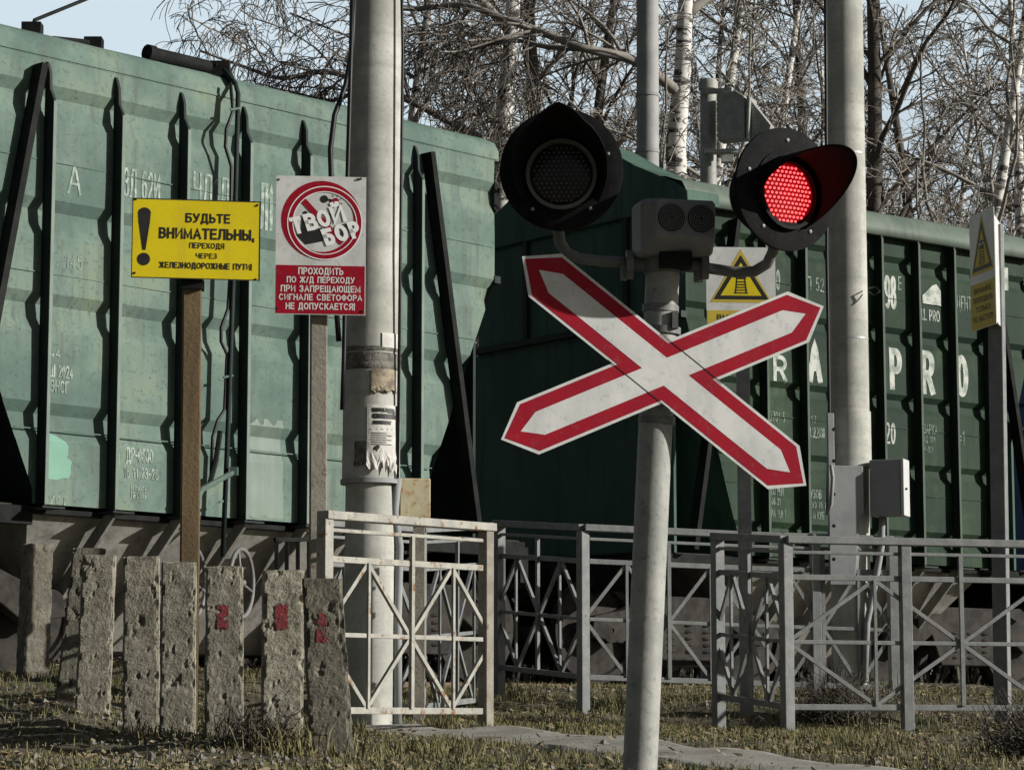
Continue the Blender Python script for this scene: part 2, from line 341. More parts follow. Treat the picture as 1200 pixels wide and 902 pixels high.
M['sign_yellow'] = mat('sign_yellow', (0.72, 0.575, 0.006), (0.66, 0.525, 0.006), 5, .45, bump=.03, streak=.3, streakcol=(.45, .35, .03), speck=(.5, .4, .05), speck_amt=.3, speck_scale=45)
M['dull_yellow'] = mat('sign_yellow_dusty', (0.55, 0.42, 0.04), (0.48, 0.37, 0.05), 8, .6)
M['sign_white'] = mat('sign_white', (0.68, 0.685, 0.665), (0.57, 0.58, 0.565), 7, .45, bump=.03, streak=.35, streakcol=(.40, .41, .38), speck=(.35, .36, .35), speck_amt=.4, speck_scale=40)
M['sign_red'] = mat('sign_red', (0.34, 0.004, 0.019), (0.28, 0.004, 0.018), 7, .5, spec=.2, streak=.3, streakcol=(.22, .02, .03), speck=(.30, .06, .06), speck_amt=.35, speck_scale=45)
M['sign_dark'] = mat('sign_black', (0.012, 0.012, 0.012), (0.02, 0.02, 0.02), 9, .5)
M['letter_white'] = mat('letter_white', (0.72, 0.70, 0.68), None, rough=.5)
M['sticker_white'] = mat('sticker_white', (0.88, 0.88, 0.87), None, rough=.4)
M['sign_edge'] = mat('sign_back_metal', (0.32, 0.33, 0.33), (0.40, 0.40, 0.40), 9, .5, metal=.3)
M['lamp_black'] = mat('lamp_black_enamel', (0.006, 0.006, 0.007), (0.012, 0.012, 0.013), 9, .8, spec=.12, speck=(.03, .03, .03), speck_amt=.35, speck_scale=60)
M['hood_black'] = mat('hood_black_enamel', (0.005, 0.005, 0.006), (0.012, 0.010, 0.010), 14, .7, spec=.15)
M['lens_dark'] = mat('unlit_lens', (0.012, 0.012, 0.012), None, rough=.25)
M['bead'] = mat('unlit_lens_bead', (0.16, 0.155, 0.15), None, rough=.35)
M['speaker'] = mat('speaker_grey_plastic', (0.21, 0.217, 0.222), (0.28, 0.287, 0.29), 7, .6, bump=.05, rust=.12, rustcol=(.08, .08, .08))
M['arm'] = mat('bracket_grey', (0.13, 0.135, 0.13), (0.19, 0.19, 0.185), 9, .55, bump=.08, rust=.2, rustcol=(.06, .05, .04))
M['cable'] = mat('black_cable', (0.010, 0.010, 0.011), None, rough=.5)
M['cabinet'] = mat('cabinet_white', (0.50, 0.51, 0.50), (0.56, 0.56, 0.55), 6, .5, bump=.03)
M['cabinet_grey'] = mat('cabinet_grey', (0.26, 0.275, 0.28), (0.31, 0.32, 0.32), 6, .55, bump=.03)
M['paper'] = mat('weathered_paper', (0.62, 0.61, 0.57), (0.50, 0.49, 0.46), 20, .9, bump=.2, bscale=50)
M['tape'] = mat('old_tape', (0.07, 0.07, 0.06), (0.20, 0.19, 0.16), 25, .7, bump=.4)
M['bark'] = mat('birch_bark', (0.62, 0.61, 0.57), (0.05, 0.045, 0.04), 3.4, .9, bump=.5, zstretch=2.6, contrast=(.50, .60))
M['bark_dark'] = mat('dark_bark', (0.055, 0.048, 0.040), (0.12, 0.105, 0.088), 6, .95, bump=.6, zstretch=.3)
M['twig'] = mat('twigs', (0.18, 0.158, 0.134), (0.30, 0.268, 0.23), 2.5, .9)
M['twig2'] = mat('twigs_grey', (0.19, 0.176, 0.155), (0.32, 0.30, 0.265), 2.5, .9)
M['soil'] = mat('soil', (0.060, 0.053, 0.036), (0.15, 0.135, 0.092), 5, 1, bump=1.0, bscale=40, speck=(.22, .20, .15), speck_amt=.5, speck_scale=34, moss_dapple=((.07, .085, .028), .55))
M['asphalt'] = mat('worn_asphalt_path', (0.22, 0.215, 0.19), (0.33, 0.32, 0.285), 4, .95, bump=.4, bscale=80, speck=(.32, .30, .26), speck_amt=.4, speck_scale=90)
M['ballast'] = mat('ballast_stone', (0.07, 0.065, 0.055), (0.22, 0.20, 0.17), 14, 1, bump=1.0, bscale=22)
M['sleeper'] = mat('sleeper_concrete', (0.16, 0.155, 0.14), (0.22, 0.21, 0.19), 8, .95, bump=.3)
M['grass'] = mat('dry_grass', (0.205, 0.178, 0.088), (0.095, 0.108, 0.036), 9, .9, contrast=(.42, .60), speck=(.29, .26, .17), speck_amt=.5, speck_scale=30)
M['twig_dark'] = mat('dark_twigs', (0.075, 0.066, 0.057), (0.14, 0.125, 0.108), 2.5, .9)
M['leaf'] = mat('fallen_leaf', (0.17, 0.115, 0.055), (0.30, 0.25, 0.17), 12, .9)
def emit(name, col, st):
    m = bpy.data.materials.new(name); m.use_nodes = True; b = m.node_tree.nodes["Principled BSDF"]
    b.inputs['Base Color'].default_value = (.3, .01, .01, 1); b.inputs['Emission Color'].default_value = (*col, 1); b.inputs['Emission Strength'].default_value = st
    return m
M['led'] = emit('lit_red_led', (1.0, 0.075, 0.08), 2.8)
M['led_glow'] = emit('lit_red_lens', (0.75, 0.002, 0.010), 0.16)

# ------------------------------------------------------------------ ground
ctrl = [(750, 912, 8.6), (390, 895, 10.7), (332, 868, 11.0), (262, 868, 11.2), (208, 862, 11.4), (165, 856, 11.6), (107, 838, 12.0), (80, 818, 12.7), (40, 793, 13.8),
        (-100, 800, 13.8), (380, 862, 11.9), (500, 860, 12.4), (570, 862, 12.9), (432, 856, 13.2), (490, 848, 13.4), (683, 838, 15.1), (580, 820, 15.9), (838, 861, 14.2), (922, 863, 13.6),
        (1057, 862, 13.9), (1175, 852, 14.2), (1300, 855, 14.4), (998, 812, 15.6), (1100, 815, 15.8), (850, 818, 15.5), (100, 893, 10.6), (-60, 880, 11), (1150, 905, 10.8), (1240, 885, 11.5), (600, 902, 9.4), (950, 903, 9.4),
        (700, 868, 11.2), (850, 884, 10.3), (300, 905, 9.6), (620, 806, 17.3), (300, 790, 15.5), (150, 780, 15.5), (800, 806, 18.0), (1000, 800, 18.6)]
UPX = [(425, 847, 13.9), (490, 848, 13.0), (600, 852, 12.2), (735, 863, 11.3), (860, 879, 10.4), (1000, 898, 9.6), (1120, 914, 9.1)]
DNX = [(430, 862, 12.3), (505, 868, 11.6), (600, 876, 10.9), (735, 891, 10.0), (860, 907, 9.3), (1000, 924, 8.6), (1120, 940, 8.2)]
cpt = [(p.x, p.y, p.z) for p in (P(*c) for c in ctrl + UPX + DNX)]
for sd, rg in ((S1, range(-30, 5, 3)), (S2, range(0, 42, 3))):        # track bed, both sides
    for s_ in rg:
        for off in (-3.6, -1.55, 0.9):
            q = sd.A + sd.d * s_ + sd.n * off; cpt.append((q.x, q.y, EYE + .08 if off < .5 else EYE + .14))
for X in (-30, -12, -4, 0, 4, 12, 30):
    cpt += [(X, 0, 0.0), (X, -10, 0.0), (X, 4, 0.35), (X * 1.2, 60, 1.25), (X * 4, 140, 1.3)]
for X in (-6, -3, 0, 3, 6): cpt.append((X, 7, .85))
CX = np.array(cpt)
def ground_z(x, y):
    x = np.asarray(x, float); y = np.asarray(y, float)
    d2 = (x[..., None] - CX[:, 0]) ** 2 + (y[..., None] - CX[:, 1]) ** 2
    w = 1.0 / (d2 + .05) ** 1.7
    return (w * CX[:, 2]).sum(-1) / w.sum(-1)
def gz(x, y): return float(ground_z(np.array([x]), np.array([y]))[0])

def lines(a, b, step, far):
    l = list(np.arange(a, b + 1e-6, step)); s = step; v = a; w = b
    while v > -far: s *= 1.35; v -= s; l.insert(0, v)
    s = step
    while w < far: s *= 1.35; w += s; l.append(w)
    return np.array(l)
gx = lines(-4.5, 4.8, .06, 400); gy = lines(8.0, 19.0, .06, 900)
gy = gy[gy > -60]
XX, YY = np.meshgrid(gx, gy); ZZ = np.empty_like(XX)
for i in range(len(gy)): ZZ[i] = ground_z(XX[i], YY[i])
near = (np.abs(XX) < 5.2) & (YY > 7) & (YY < 20)
for i, j in zip(*np.where(near)):
    p = Vector((XX[i, j] * 3.2, YY[i, j] * 3.2, 0)); ZZ[i, j] += noise.noise(p) * .022 + noise.noise(p * 3.7) * .014
me = bpy.data.meshes.new('ground'); nyy, nxx = XX.shape
idx = np.arange(nyy * nxx).reshape(nyy, nxx)
q = np.stack([idx[:-1, :-1], idx[:-1, 1:], idx[1:, 1:], idx[1:, :-1]], -1).reshape(-1, 4)
me.from_pydata(np.stack([XX, YY, ZZ], -1).reshape(-1, 3).tolist(), [], q.tolist()); me.materials.append(M['soil'])
g = bpy.data.objects.new('ground', me); COL.objects.link(g); tag(g, kind='structure')
for p in me.polygons: p.use_smooth = True

# asphalt footpath crossing the picture towards the labyrinth opening
up = [P(*c) for c in UPX]; dn = [P(*c) for c in DNX]
def lerp_line(pts, t):
    k = t * (len(pts) - 1); i = min(int(k), len(pts) - 2); return pts[i].lerp(pts[i + 1], k - i)
mb = MB(); nu, nv = 90, 14; vs = []; fs = []
for i in range(nu + 1):
    a, b = lerp_line(up, i / nu), lerp_line(dn, i / nu)
    for j in range(nv + 1):
        t = j / nv
        if j in (0, nv): t += noise.noise(Vector((i * .35, j * 9.1, 0))) * .07
        q = a.lerp(b, t); z = gz(q.x, q.y) + .016 - (.03 if j in (0, nv) else 0) + noise.noise(Vector((q.x * 4, q.y * 4, 3))) * .006
        vs.append((q.x, q.y, z))
for i in range(nu):
    for j in range(nv):
        k = i * (nv + 1) + j; fs.append((k, k + 1, k + nv + 2, k + nv + 1))
mb.add(vs, fs); path = mb.build('path', M['asphalt'], smooth='all'); tag(path, kind='structure')
def on_path(x, y):
    for i in range(24):
        a, b = lerp_line(up, i / 24), lerp_line(dn, i / 24); a2 = lerp_line(up, (i + 1) / 24); b2 = lerp_line(dn, (i + 1) / 24)
        poly = [a, a2, b2, b]; c = False
        for k in range(4):
            p1, p2 = poly[k], poly[k - 1]
            if (p1.y > y) != (p2.y > y) and x < (p2.x - p1.x) * (y - p1.y) / (p2.y - p1.y) + p1.x: c = not c
        if c: return True
    return False

# ------------------------------------------------------------------ railway track
RT = EYE + .30                                        # rail top
CLP = [S1.centre(t) for t in np.arange(-28, 4.3, .5)]
_a, _b = CLP[-1], S2.centre(.6); _m = (_b - _a).length / 2.2
CLP += [_a * (1 - u) ** 3 + (_a + D * _m * .75) * 3 * u * (1 - u) ** 2 + (_b - D2 * _m * .75) * 3 * u * u * (1 - u) + _b * u ** 3 for u in np.linspace(.15, .85, 6)]
CLP += [S2.centre(t) for t in np.arange(.6, 48, .5)]
CLN = []
for k in range(len(CLP)):
    a = (CLP[min(k + 1, len(CLP) - 1)] - CLP[max(k - 1, 0)]).normalized(); CLN.append(Vector((a.y, -a.x, 0)))
def ck(k, lat, z): return CLP[k] + CLN[k] * lat + Vector((0, 0, z))
mb = MB(); prof = [(-2.6, RT - .55), (-1.75, RT - .20), (1.45, RT - .20), (2.1, RT - .5)]
vs = []; fs = []; n = len(CLP)
for i in range(n):
    for k in range(22):
        lat = -2.6 + 4.7 * k / 21
        z = np.interp(lat, [a for a, _ in prof], [b for _, b in prof]); q = ck(i, lat, 0)
        vs.append((q.x, q.y, z + noise.noise(Vector((q.x * 5, q.y * 5, 1))) * .05))
for i in range(n - 1):
    for k in range(21):
        a = i * 22 + k; fs.append((a, a + 1, a + 23, a + 22))
mb.add(vs, fs); o = mb.build('track_ballast', M['ballast']); tag(o, kind='structure')
mb = MB()
for i in range(10, len(CLP)):
    mb.box(ck(i, 0, RT - .225), (.24, 2.6, .10), Matrix.Rotation(math.atan2(CLN[i].x, -CLN[i].y), 3, 'Z'))
o = mb.build('track_sleepers', M['sleeper'], bevel=.01); tag(o, kind='structure')
for lat, lb in ((.80, 'nearer rusty rail of the track under the freight wagons'), (-.80, 'farther rusty rail of the track under the freight wagons')):
    t = thing('rail', lb, 'rail', ck(10, lat, RT - .175), 0)
    for (w, h, zc, nm) in ((.15, .02, .01, 'rail_foot'), (.02, .11, .073, 'rail_web'), (.07, .045, .15, 'rail_head')):
        b = MB(); vs = []; fs = []
        for k in range(10, len(CLP)):
            for (u, v) in ((-1, -1), (1, -1), (1, 1), (-1, 1)): vs.append(ck(k, lat + u * w / 2, RT - .175 + zc + v * h / 2))
        for k in range(len(vs) // 4 - 1):
            for e in range(4): fs.append((k * 4 + e, k * 4 + (e + 1) % 4, k * 4 + 4 + (e + 1) % 4, k * 4 + 4 + e))
        b.add(vs, fs); b.build(nm, M['rail_steel'], t)

# ------------------------------------------------------------------ hopper wagons
def groove_profile(tops, hgt, dep):
    g_ = [(-.1, 0.0)]
    for z in tops: g_ += [(z - hgt, 0), (z - hgt * .68, dep * .8), (z - hgt * .30, dep), (z, 0)]
    return g_ + [(3.4, 0)]
ZS = 1.17
T1, T2, T3 = 1.78, 2.33, 10.2           # wagon centres along their sides
GPS = {T1: groove_profile((.71, 1.48, 2.15, 2.97), .27, .046), T2: groove_profile((.32, .97, 1.63, 2.28, 2.98), .18, .046), T3: groove_profile((.40, 1.06, 1.72, 2.38), .20, .046)}
def wall_out(x, z, tc, sg=-1):          # how far the pressed side sheet stands out of its plane
    GP = GPS[tc]; d = float(np.interp(z, [a for a, _ in GP], [b for _, b in GP]))
    dn = noise.noise(Vector((x * 1.7 + tc, z * 1.7, sg * 5))) * .007 + noise.noise(Vector((x * 5 + tc, z * 4, sg * 9))) * .002
    return -d + (dn if 0 < z < 3.1 else 0)
def wagon(side, tc, pitch, L2, over, label, paint, rib_m, roof_m, edge_m, end_m, group='covered hopper wagons of the freight train'):
    c_ = side.centre(tc); root = thing('hopper_wagon', label, 'wagon', (c_.x, c_.y, RT), math.atan2(side.d.y, side.d.x), group)
    def bld(b, nm, m, par=root, **k): b.local(root); return b.build(nm, m, par, **k)
    W2, ZS = 1.55, 1.17; SH = .135 if over > .05 else 0.0; XR = 3 * pitch + SH * .8
    marks = sorted(set([0.0, 3.18, 3.10] + [a for a, _ in GPS[tc] if 0 < a < 3.1])); zz = []
    for z0, z1 in zip(marks, marks[1:]):
        k = max(1, int((z1 - z0) / .10)); zz += [z0 + (z1 - z0) * i / k for i in range(k)]
    zz.append(3.18)
    def xe(z): return L2 if z >= 2.13 else XR + .04 + (L2 - XR - .04) * max(0, z - .10) / (2.13 - .10)
    body = None
    for sg in (-1, 1):
        b = MB(); nx = 60; vs = []; fs = []
        for z in zz:
            for i in range(nx + 1):
                x = xe(z) * (2 * i / nx - 1)
                vs.append((x, sg * (W2 + wall_out(x, z, tc, sg)), ZS + z))
        for r in range(len(zz) - 1):
            for i in range(nx):
                a = r * (nx + 1) + i; fs.append((a, a + 1, a + nx + 2, a + nx + 1))
        b.add(vs, fs); o = bld(b, 'side_wall', paint, smooth=True, angle=11)
        b = MB()
        for z in ((.52, 1.62, 2.42) if over < .05 else (.66, 1.30, 2.56)): b.box((0, sg * (W2 + .001), ZS + z), (2 * xe(z) - .04, .012, .008))
        bld(b, 'weld_seam', paint, o)
    # roof
    half = ([(W2 + .002, 3.16), (W2 + .001, 3.24), (W2 - .05, 3.325), (W2 - .2, 3.39)] if over < .05 else [(W2 - .02, 3.165), (W2 + over, 3.15), (W2 + over - .01, 3.25), (W2 + .02, 3.37), (W2 - .2, 3.45)]) + [(W2 - .45, 3.50) if over > .05 else (W2 - .55, 3.47)]
    half += [(.5, 3.54), (0, 3.56)] if over < .05 else [(.5, 3.57), (0, 3.60)]
    rp = [(-y, z) for y, z in half] + [(y, z) for y, z in half[::-1][1:]]
    b = MB(); xs = np.linspace(-L2 - .05, L2 + .05, 41); vs = []; fs = []
    for x in xs:
        for (y, z) in rp: vs.append((x, y, ZS + z + noise.noise(Vector((x * 2, y * 2, tc))) * .006))
    k = len(rp)
    for i in range(len(xs) - 1):
        for j in range(k - 1): fs.append((i * k + j, i * k + j + 1, (i + 1) * k + j + 1, (i + 1) * k + j))
    b.add(vs, fs); roof = bld(b, 'roof', roof_m, smooth='all')
    b = MB()
    for sg in (-1, 1): b.box((0, sg * (W2 + .003), ZS + 3.172), (2 * L2 + .08, .012, .012))
    bld(b, 'eave_strip', paint)
    # ends
    for sg in (-1, 1):
        b = MB(); x = sg * L2
        pts = [(-W2, 2.13), (W2, 2.13)] + [(y, z - .01) for y, z in rp[::-1]]
        n = len(pts); b.add([(x, y, ZS + z) for y, z in pts], [tuple(range(n))])
        b.add([(x, -W2, ZS + 2.13), (x, W2, ZS + 2.13), (sg * XR, W2, ZS), (sg * XR, -W2, ZS)], [(0, 1, 2, 3)])
        bld(b, 'end_wall', end_m)
        b = MB(); b.box((sg * (L2 - .03), .20, ZS + 1.06), (.03, 3.1, 2.12)); bld(b, 'end_bulkhead', end_m)
        b = MB(); b.box((sg * (L2 + .03), 0, ZS + 2.15), (.07, 2 * W2 + .02, .06))
        for y in (-.75, .75): b.box((sg * (L2 + .02), y, ZS + 2.75), (.05, .06, 1.15))
        bld(b, 'end_stiffener', rib_m)
    if over > .05:                     # raised hood over the end nearer the camera
        hp = [(W2 + over, 3.15), (W2 + over - .01, 3.27), (W2 - .08, 3.38), (.93, 3.62), (.42, 3.90), (0, 4.0)]; hp = [(-y, z) for y, z in hp] + [(y, z) for y, z in hp[::-1][1:]]; n = len(hp)
        x0, x1 = -L2 - .06, -L2 + .34; b = MB()
        b.add([(x0, y, ZS + z) for y, z in hp] + [(x1, y, ZS + z) for y, z in hp], [tuple(range(n)), tuple(range(n, 2 * n))] + [(i, i + 1, n + i + 1, n + i) for i in range(n - 1)] + [(n - 1, 0, n, 2 * n - 1)])
        bld(b, 'end_hood', end_m, bevel=.01)
    # ribs on the near side, with a notched top
    rp2 = [(0, -.02), (-.105, -.02), (-.105, 2.84), (-.06, 2.92), (-.052, 3.04), (-.03, 3.10), (-.01, 3.13), (0, 3.13)]
    if over > .05: rp2 = [(0, -.02), (-.105, -.02), (-.105, 3.145), (0, 3.145)]
    for kx in range(-3, 4):
        b = MB(); x = kx * pitch + SH; n = len(rp2)
        vs = [(x - .012, -W2 + .004 + y, ZS + z) for y, z in rp2] + [(x + .012, -W2 + .004 + y, ZS + z) for y, z in rp2]
        b.add(vs, [tuple(range(n)), tuple(range(n, 2 * n))] + [(i, (i + 1) % n, n + (i + 1) % n, n + i) for i in range(n)])
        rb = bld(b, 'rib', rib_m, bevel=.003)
        b = MB(); b.box((x + .001, -W2 - .1035, ZS + (1.41 if over < .05 else 1.555)), (.027, .008, 2.84 if over < .05 else 3.13)); bld(b, 'rib_edge_lit', edge_m, rb)  # thin strip painted as the sunlit face of the rib
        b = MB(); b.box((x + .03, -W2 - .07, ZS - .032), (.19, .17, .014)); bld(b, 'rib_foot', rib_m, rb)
        b = MB()                                           # sloping gusset under the rib
        ya, yb = -W2 + .02, -.62
        b.add([(x - .012, ya, ZS - .045), (x - .012, ya - .13, ZS - .045), (x - .012, yb - .02, ZS - 1.02), (x - .012, yb + .12, ZS - .98),
               (x + .012, ya, ZS - .045), (x + .012, ya - .13, ZS - .045), (x + .012, yb - .02, ZS - 1.02), (x + .012, yb + .12, ZS - .98)],
              [(0, 1, 2, 3), (4, 5, 6, 7), (0, 1, 5, 4), (1, 2, 6, 5), (2, 3, 7, 6), (3, 0, 4, 7)])
        if abs(kx) < 3: bld(b, 'chute_gusset', M['under'])
    for sg in (-1, 1):
        b = MB(); b.beam((sg * (XR + .10), -W2 - .06, ZS + 3.08), (sg * (XR + .67), -W2 - .06, ZS + .02), .11, .05, (0, 1, 0))
        br = bld(b, 'end_brace', M['black'])
        b = MB(); b.beam((sg * (XR + .10) + .012, -W2 - .094, ZS + 3.08), (sg * (XR + .67) + .012, -W2 - .094, ZS + .02), .022, .016, (0, 1, 0)); bld(b, 'brace_flange', edge_m, br)
    # underframe
    b = MB()
    for y in (-W2 + .09, W2 - .09): b.box((0, y, ZS - .045), (2 * XR + .04, .10, .04))
    for y in (-.2, .2): b.box((0, y, ZS - .25), (2 * L2 + 1.05, .09, .32))
    for x in (-L2 - .475, L2 + .475): b.box((x, 0, ZS - .20), (.10, 2.9, .30))
    for sg in (-1, 1):
        for y in (-W2 + .08, W2 - .08): b.box((sg * (XR + L2 + .42) / 2, y, ZS - .08), (L2 + .42 - XR, .08, .13))
    bld(b, 'underframe', rib_m if False else M['black'], bevel=.006)
    b = MB()
    for sg in (-1, 1): b.box((sg * (XR + L2 + .42) / 2, 0, ZS - .005), (L2 + .40 - XR, 2.9, .012))
    bld(b, 'end_platform', M['bogie'])
    b = MB()                                               # discharge chute sheets
    for sg in (-1, 1):
        b.add([(-(XR + .03), sg * (W2 - .06), ZS - .03), ((XR + .03), sg * (W2 - .06), ZS - .03), (1.2, sg * .55, ZS - .97), (-1.2, sg * .55, ZS - .97)], [(0, 1, 2, 3)])
        b.add([(sg * (XR + .03), -W2 + .06, ZS - .03), (sg * (XR + .03), W2 - .06, ZS - .03), (sg * 1.2, .55, ZS - .97), (sg * 1.2, -.55, ZS - .97)], [(0, 1, 2, 3)])
    b.add([(1.2, .55, ZS - .97), (-1.2, .55, ZS - .97), (-1.2, -.55, ZS - .97), (1.2, -.55, ZS - .97)], [(0, 1, 2, 3)])
    bld(b, 'discharge_chute', M['under'])
    for sg in (-1, 1):                                     # couplers
        b = MB(); b.box((sg * (L2 + .875), 0, ZS - .22), (.75, .14, .16)); b.box((sg * (L2 + 1.245), .02, ZS - .22), (.26, .34, .30)); b.box((sg * (L2 + 1.365), -.12, ZS - .22), (.16, .10, .30))
        bld(b, 'coupler', M['bogie'], bevel=.02)
        bg_ = None
        b = MB()                                           # bogie
        for y in (-1.02, 1.02):
            sd = [(-1.15, .42), (-1.12, .60), (-.78, .66), (-.42, .80), (.42, .80), (.78, .66), (1.12, .60), (1.15, .42), (.80, .36), (.55, .52), (.42, .22), (-.42, .22), (-.55, .52), (-.80, .36)]
            n = len(sd); vs = [(sg * (L2 - .425) + x, y - .06, z) for x, z in sd] + [(sg * (L2 - .425) + x, y + .06, z) for x, z in sd]
            b.add(vs, [tuple(range(n)), tuple(range(n, 2 * n))] + [(i, (i + 1) % n, n + (i + 1) % n, n + i) for i in range(n)])
        b.box((sg * (L2 - .425), 0, .62), (.42, 2.1, .22))
        bogie = bld(b, 'bogie', M['bogie'], bevel=.012)
        for wx in (-.92, .92):
            b = MB()
            for y in (-.80, .80):
                s_ = 1 if y > 0 else -1
                b.lathe([(.10, .09), (.12, .07), (.15, .02), (.34, -.015), (.40, -.02), (.475, -.02), (.475, .065), (.405, .07), (.39, .03), (.33, .03), (.16, .06), (.12, .09), (.10, .09)], (sg * (L2 - .425) + wx, y, .475), (0, s_, 0), 40)
                b.lathe([(.02, -.02), (.11, -.02), (.11, .12), (.02, .13)], (sg * (L2 - .425) + wx, y + s_ * .16, .475), (0, s_, 0), 20)
            b.lathe([(.075, -.8), (.075, .8)], (sg * (L2 - .425) + wx, 0, .475), (0, 1, 0), 16)
            bld(b, 'wheelset', M['bogie'], bogie, smooth=True)
        for y in (-1.02, 1.02):
            for x in (-.22, 0, .22):
                b = MB()
                pts = [(sg * (L2 - .425) + x + .07 * math.cos(a), y + .07 * math.sin(a), .26 + .30 * a / (10 * PI)) for a in np.linspace(0, 10 * PI, 61)]
                b.tube(pts, .017, 6); bld(b, 'suspension_spring', M['bogie'], bogie, smooth='all')
    # roof hatches
    for x in (-1.5, 0, 1.5):
        b = MB(); b.lathe([(.30, 0), (.30, .07), (.33, .07), (.33, .10), (.27, .14), (0.01, .16)], (x, 0, ZS + 3.55), (0, 0, 1), 28); b.box((x, .32, ZS + 3.62), (.10, .12, .07))
        bld(b, 'roof_hatch', M['black'], roof, smooth=True)
    return root

wag1 = wagon(S1, T1, .61, 2.775, .002, 'pale weathered green hopper wagon behind the yellow warning sign', M['wag_pale'], M['wag_pale_rib'], M['wag_pale'], M['rib_edge_lit'], M['wag_pale_rib'])
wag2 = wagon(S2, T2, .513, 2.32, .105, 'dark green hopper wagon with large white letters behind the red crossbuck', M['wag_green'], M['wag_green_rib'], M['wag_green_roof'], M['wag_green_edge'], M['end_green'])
wag3 = wagon(S2, T3, .61, 2.775, .01, 'navy blue hopper wagon whose end shows at the right edge', M['wag_blue'], M['wag_blue'], M['wag_blue'], M['wag_blue'], M['wag_blue'])

# lettering on wagon sides (frame on the near side plane; a = t along the train, b = height)
SF = Frame(Vector((TA.x, TA.y, 0)), D, (0, 0, 1)); SF2 = Frame(Vector((S2.A.x, S2.A.y, 0)), D2, (0, 0, 1))
def on_wall(tc): return lambda a, b: wall_out(a - tc, b - RT - ZS, tc) + .004
def side_write(mb, body, x0, y0, x1, y1, bold=.0, tc=T1):          # photo-pixel box x0,y0 (top-left) .. x1,y1 on the wagon side
    TPs = S1.TP if tc == T1 else S2.TP
    t0, za = TPs(x0, (y0 + y1) / 2); t1, zb = TPs(x1, (y0 + y1) / 2)
    _, z0 = TPs((x0 + x1) / 2, y0); _, z1 = TPs((x0 + x1) / 2, y1)
    write(mb, SF if tc == T1 else SF2, body, t0, t1, z1, z0, 0, bold, off=on_wall(tc))
b = MB()
for tx in (('А', 79, 192, 95, 228), ('ЗЛ 62И', 144, 200, 188, 234), ('ЧЛ1Л', 226, 205, 268, 240), ('Л1', 304, 215, 319, 270), ('. 145', 66, 298, 96, 314)): 
    b = MB(); side_write(b, *tx, bold=-.018); b.build('chalk_writing', M['chalk'], wag1)
b = MB()
for tx in (('44', 58, 409, 70, 419), ('Ш 2024', 58, 428, 85, 443), ('ЭНСГ', 58, 446, 80, 460), ('ДР-0600', 147, 525, 179, 542), ('16 11 23-26', 144, 548, 185, 561), ('КЛАСС', 153, 570, 172, 576), ('ПРОВЕР', 153, 577, 172, 584), ('РУСТ', 50, 581, 78, 591),
           ('- - - -', 144, 519, 186, 522), ('- - - -', 144, 544, 186, 547), ('- - - -', 144, 564, 186, 567), ('- - -', 144, 587, 186, 590)): 
    b = MB(); side_write(b, *tx, bold=.0); b.build('stencil_lettering', M['chalk'], wag1)
b = MB()
for tx in (('R', 906, 416, 922, 447), ('A', 946, 399, 963, 448), ('P', 1042, 408, 1057, 457), ('R', 1079, 411, 1095, 462), ('O', 1119, 416, 1134, 465)): 
    b = MB(); side_write(b, *tx, bold=.02, tc=T2); b.build('stencil_lettering', M['stencil'], wag2)
for tx in (('98', 1036, 323, 1050, 362), ('Е', 1052, 324, 1056, 340), ('I.L PRO', 1079, 363, 1101, 376), ('ЦЕНТ', 1121, 347, 1138, 364), ('20', 1037, 495, 1049, 520), ('0', 909, 316, 914, 340), ('П 52', 945, 325, 965, 341),
           ('03701 5', 898, 482, 920, 494), ('17', 950, 487, 956, 496), ('13.12.2030', 946, 500, 966, 513), ('СВАРКА', 1078, 497, 1098, 508), ('КОД 10Ф', 1078, 511, 1096, 518), ('ПР-53', 1078, 523, 1093, 530), ('6=1', 1119, 504, 1130, 521),
           ('ДЕПО РЕМ', 898, 570, 918, 580), ('12 06 21', 898, 583, 914, 591), ('ТАРА 19,8 Т', 898, 597, 921, 606), ('КУЗОВ', 946, 573, 962, 584), ('ГРУЗ 75 Т', 946, 588, 968, 595), ('70 М КУБ', 946, 599, 965, 608)): 
    b = MB(); side_write(b, *tx, bold=-.01, tc=T2); b.build('stencil_lettering', M['stencil' if tx[0] in ('98', '20', 'I.L PRO') else 'stencil_faded'], wag2)
b = MB(); t0, z0 = S2.TP(1080, 346); t1, z1 = S2.TP(1101, 334); _, z2 = S2.TP(1090, 357)
flat(b, SF2, [(t0, z2), (t0, z0), (t1 - .12, z1 - .02), (t1 - .06, z1), (t1, z1 - .06), (t1, z2)], .013)
b.build('stencil_lettering', M['stencil'], wag2)
def inside(x, y, poly):
    c = False
    for k in range(len(poly)):
        p1, p2 = poly[k], poly[k - 1]
        if (p1[1] > y) != (p2[1] > y) and x < (p2[0] - p1[0]) * (y - p1[1]) / (p2[1] - p1[1]) + p1[0]: c = not c
    return c
def patch(pxs, m, parent, name, tc=T1):
    poly = [TP(*q) for q in pxs]; xs = [p[0] for p in poly]; zs = [p[1] for p in poly]; b = MB(); of = on_wall(tc); st = .008
    for i in range(int((max(xs) - min(xs)) / st) + 1):
        for k in range(int((max(zs) - min(zs)) / st) + 1):
            x, z = min(xs) + i * st, min(zs) + k * st
            if inside(x + st / 2, z + st / 2 + noise.noise(Vector((x * 14, z * 14, 0))) * .05, poly):
                b.add([SF.p(a, c, of(a, c) - .0015) for a, c in ((x, z), (x + st, z), (x + st, z + st), (x, z + st))], [(0, 1, 2, 3)])
    return b.build(name, m, parent)
patch([(52, 503), (62, 506), (70, 515), (80, 520), (79, 535), (84, 545), (80, 560), (66, 562), (52, 560)], M['mint'], wag1, 'paint_patch')
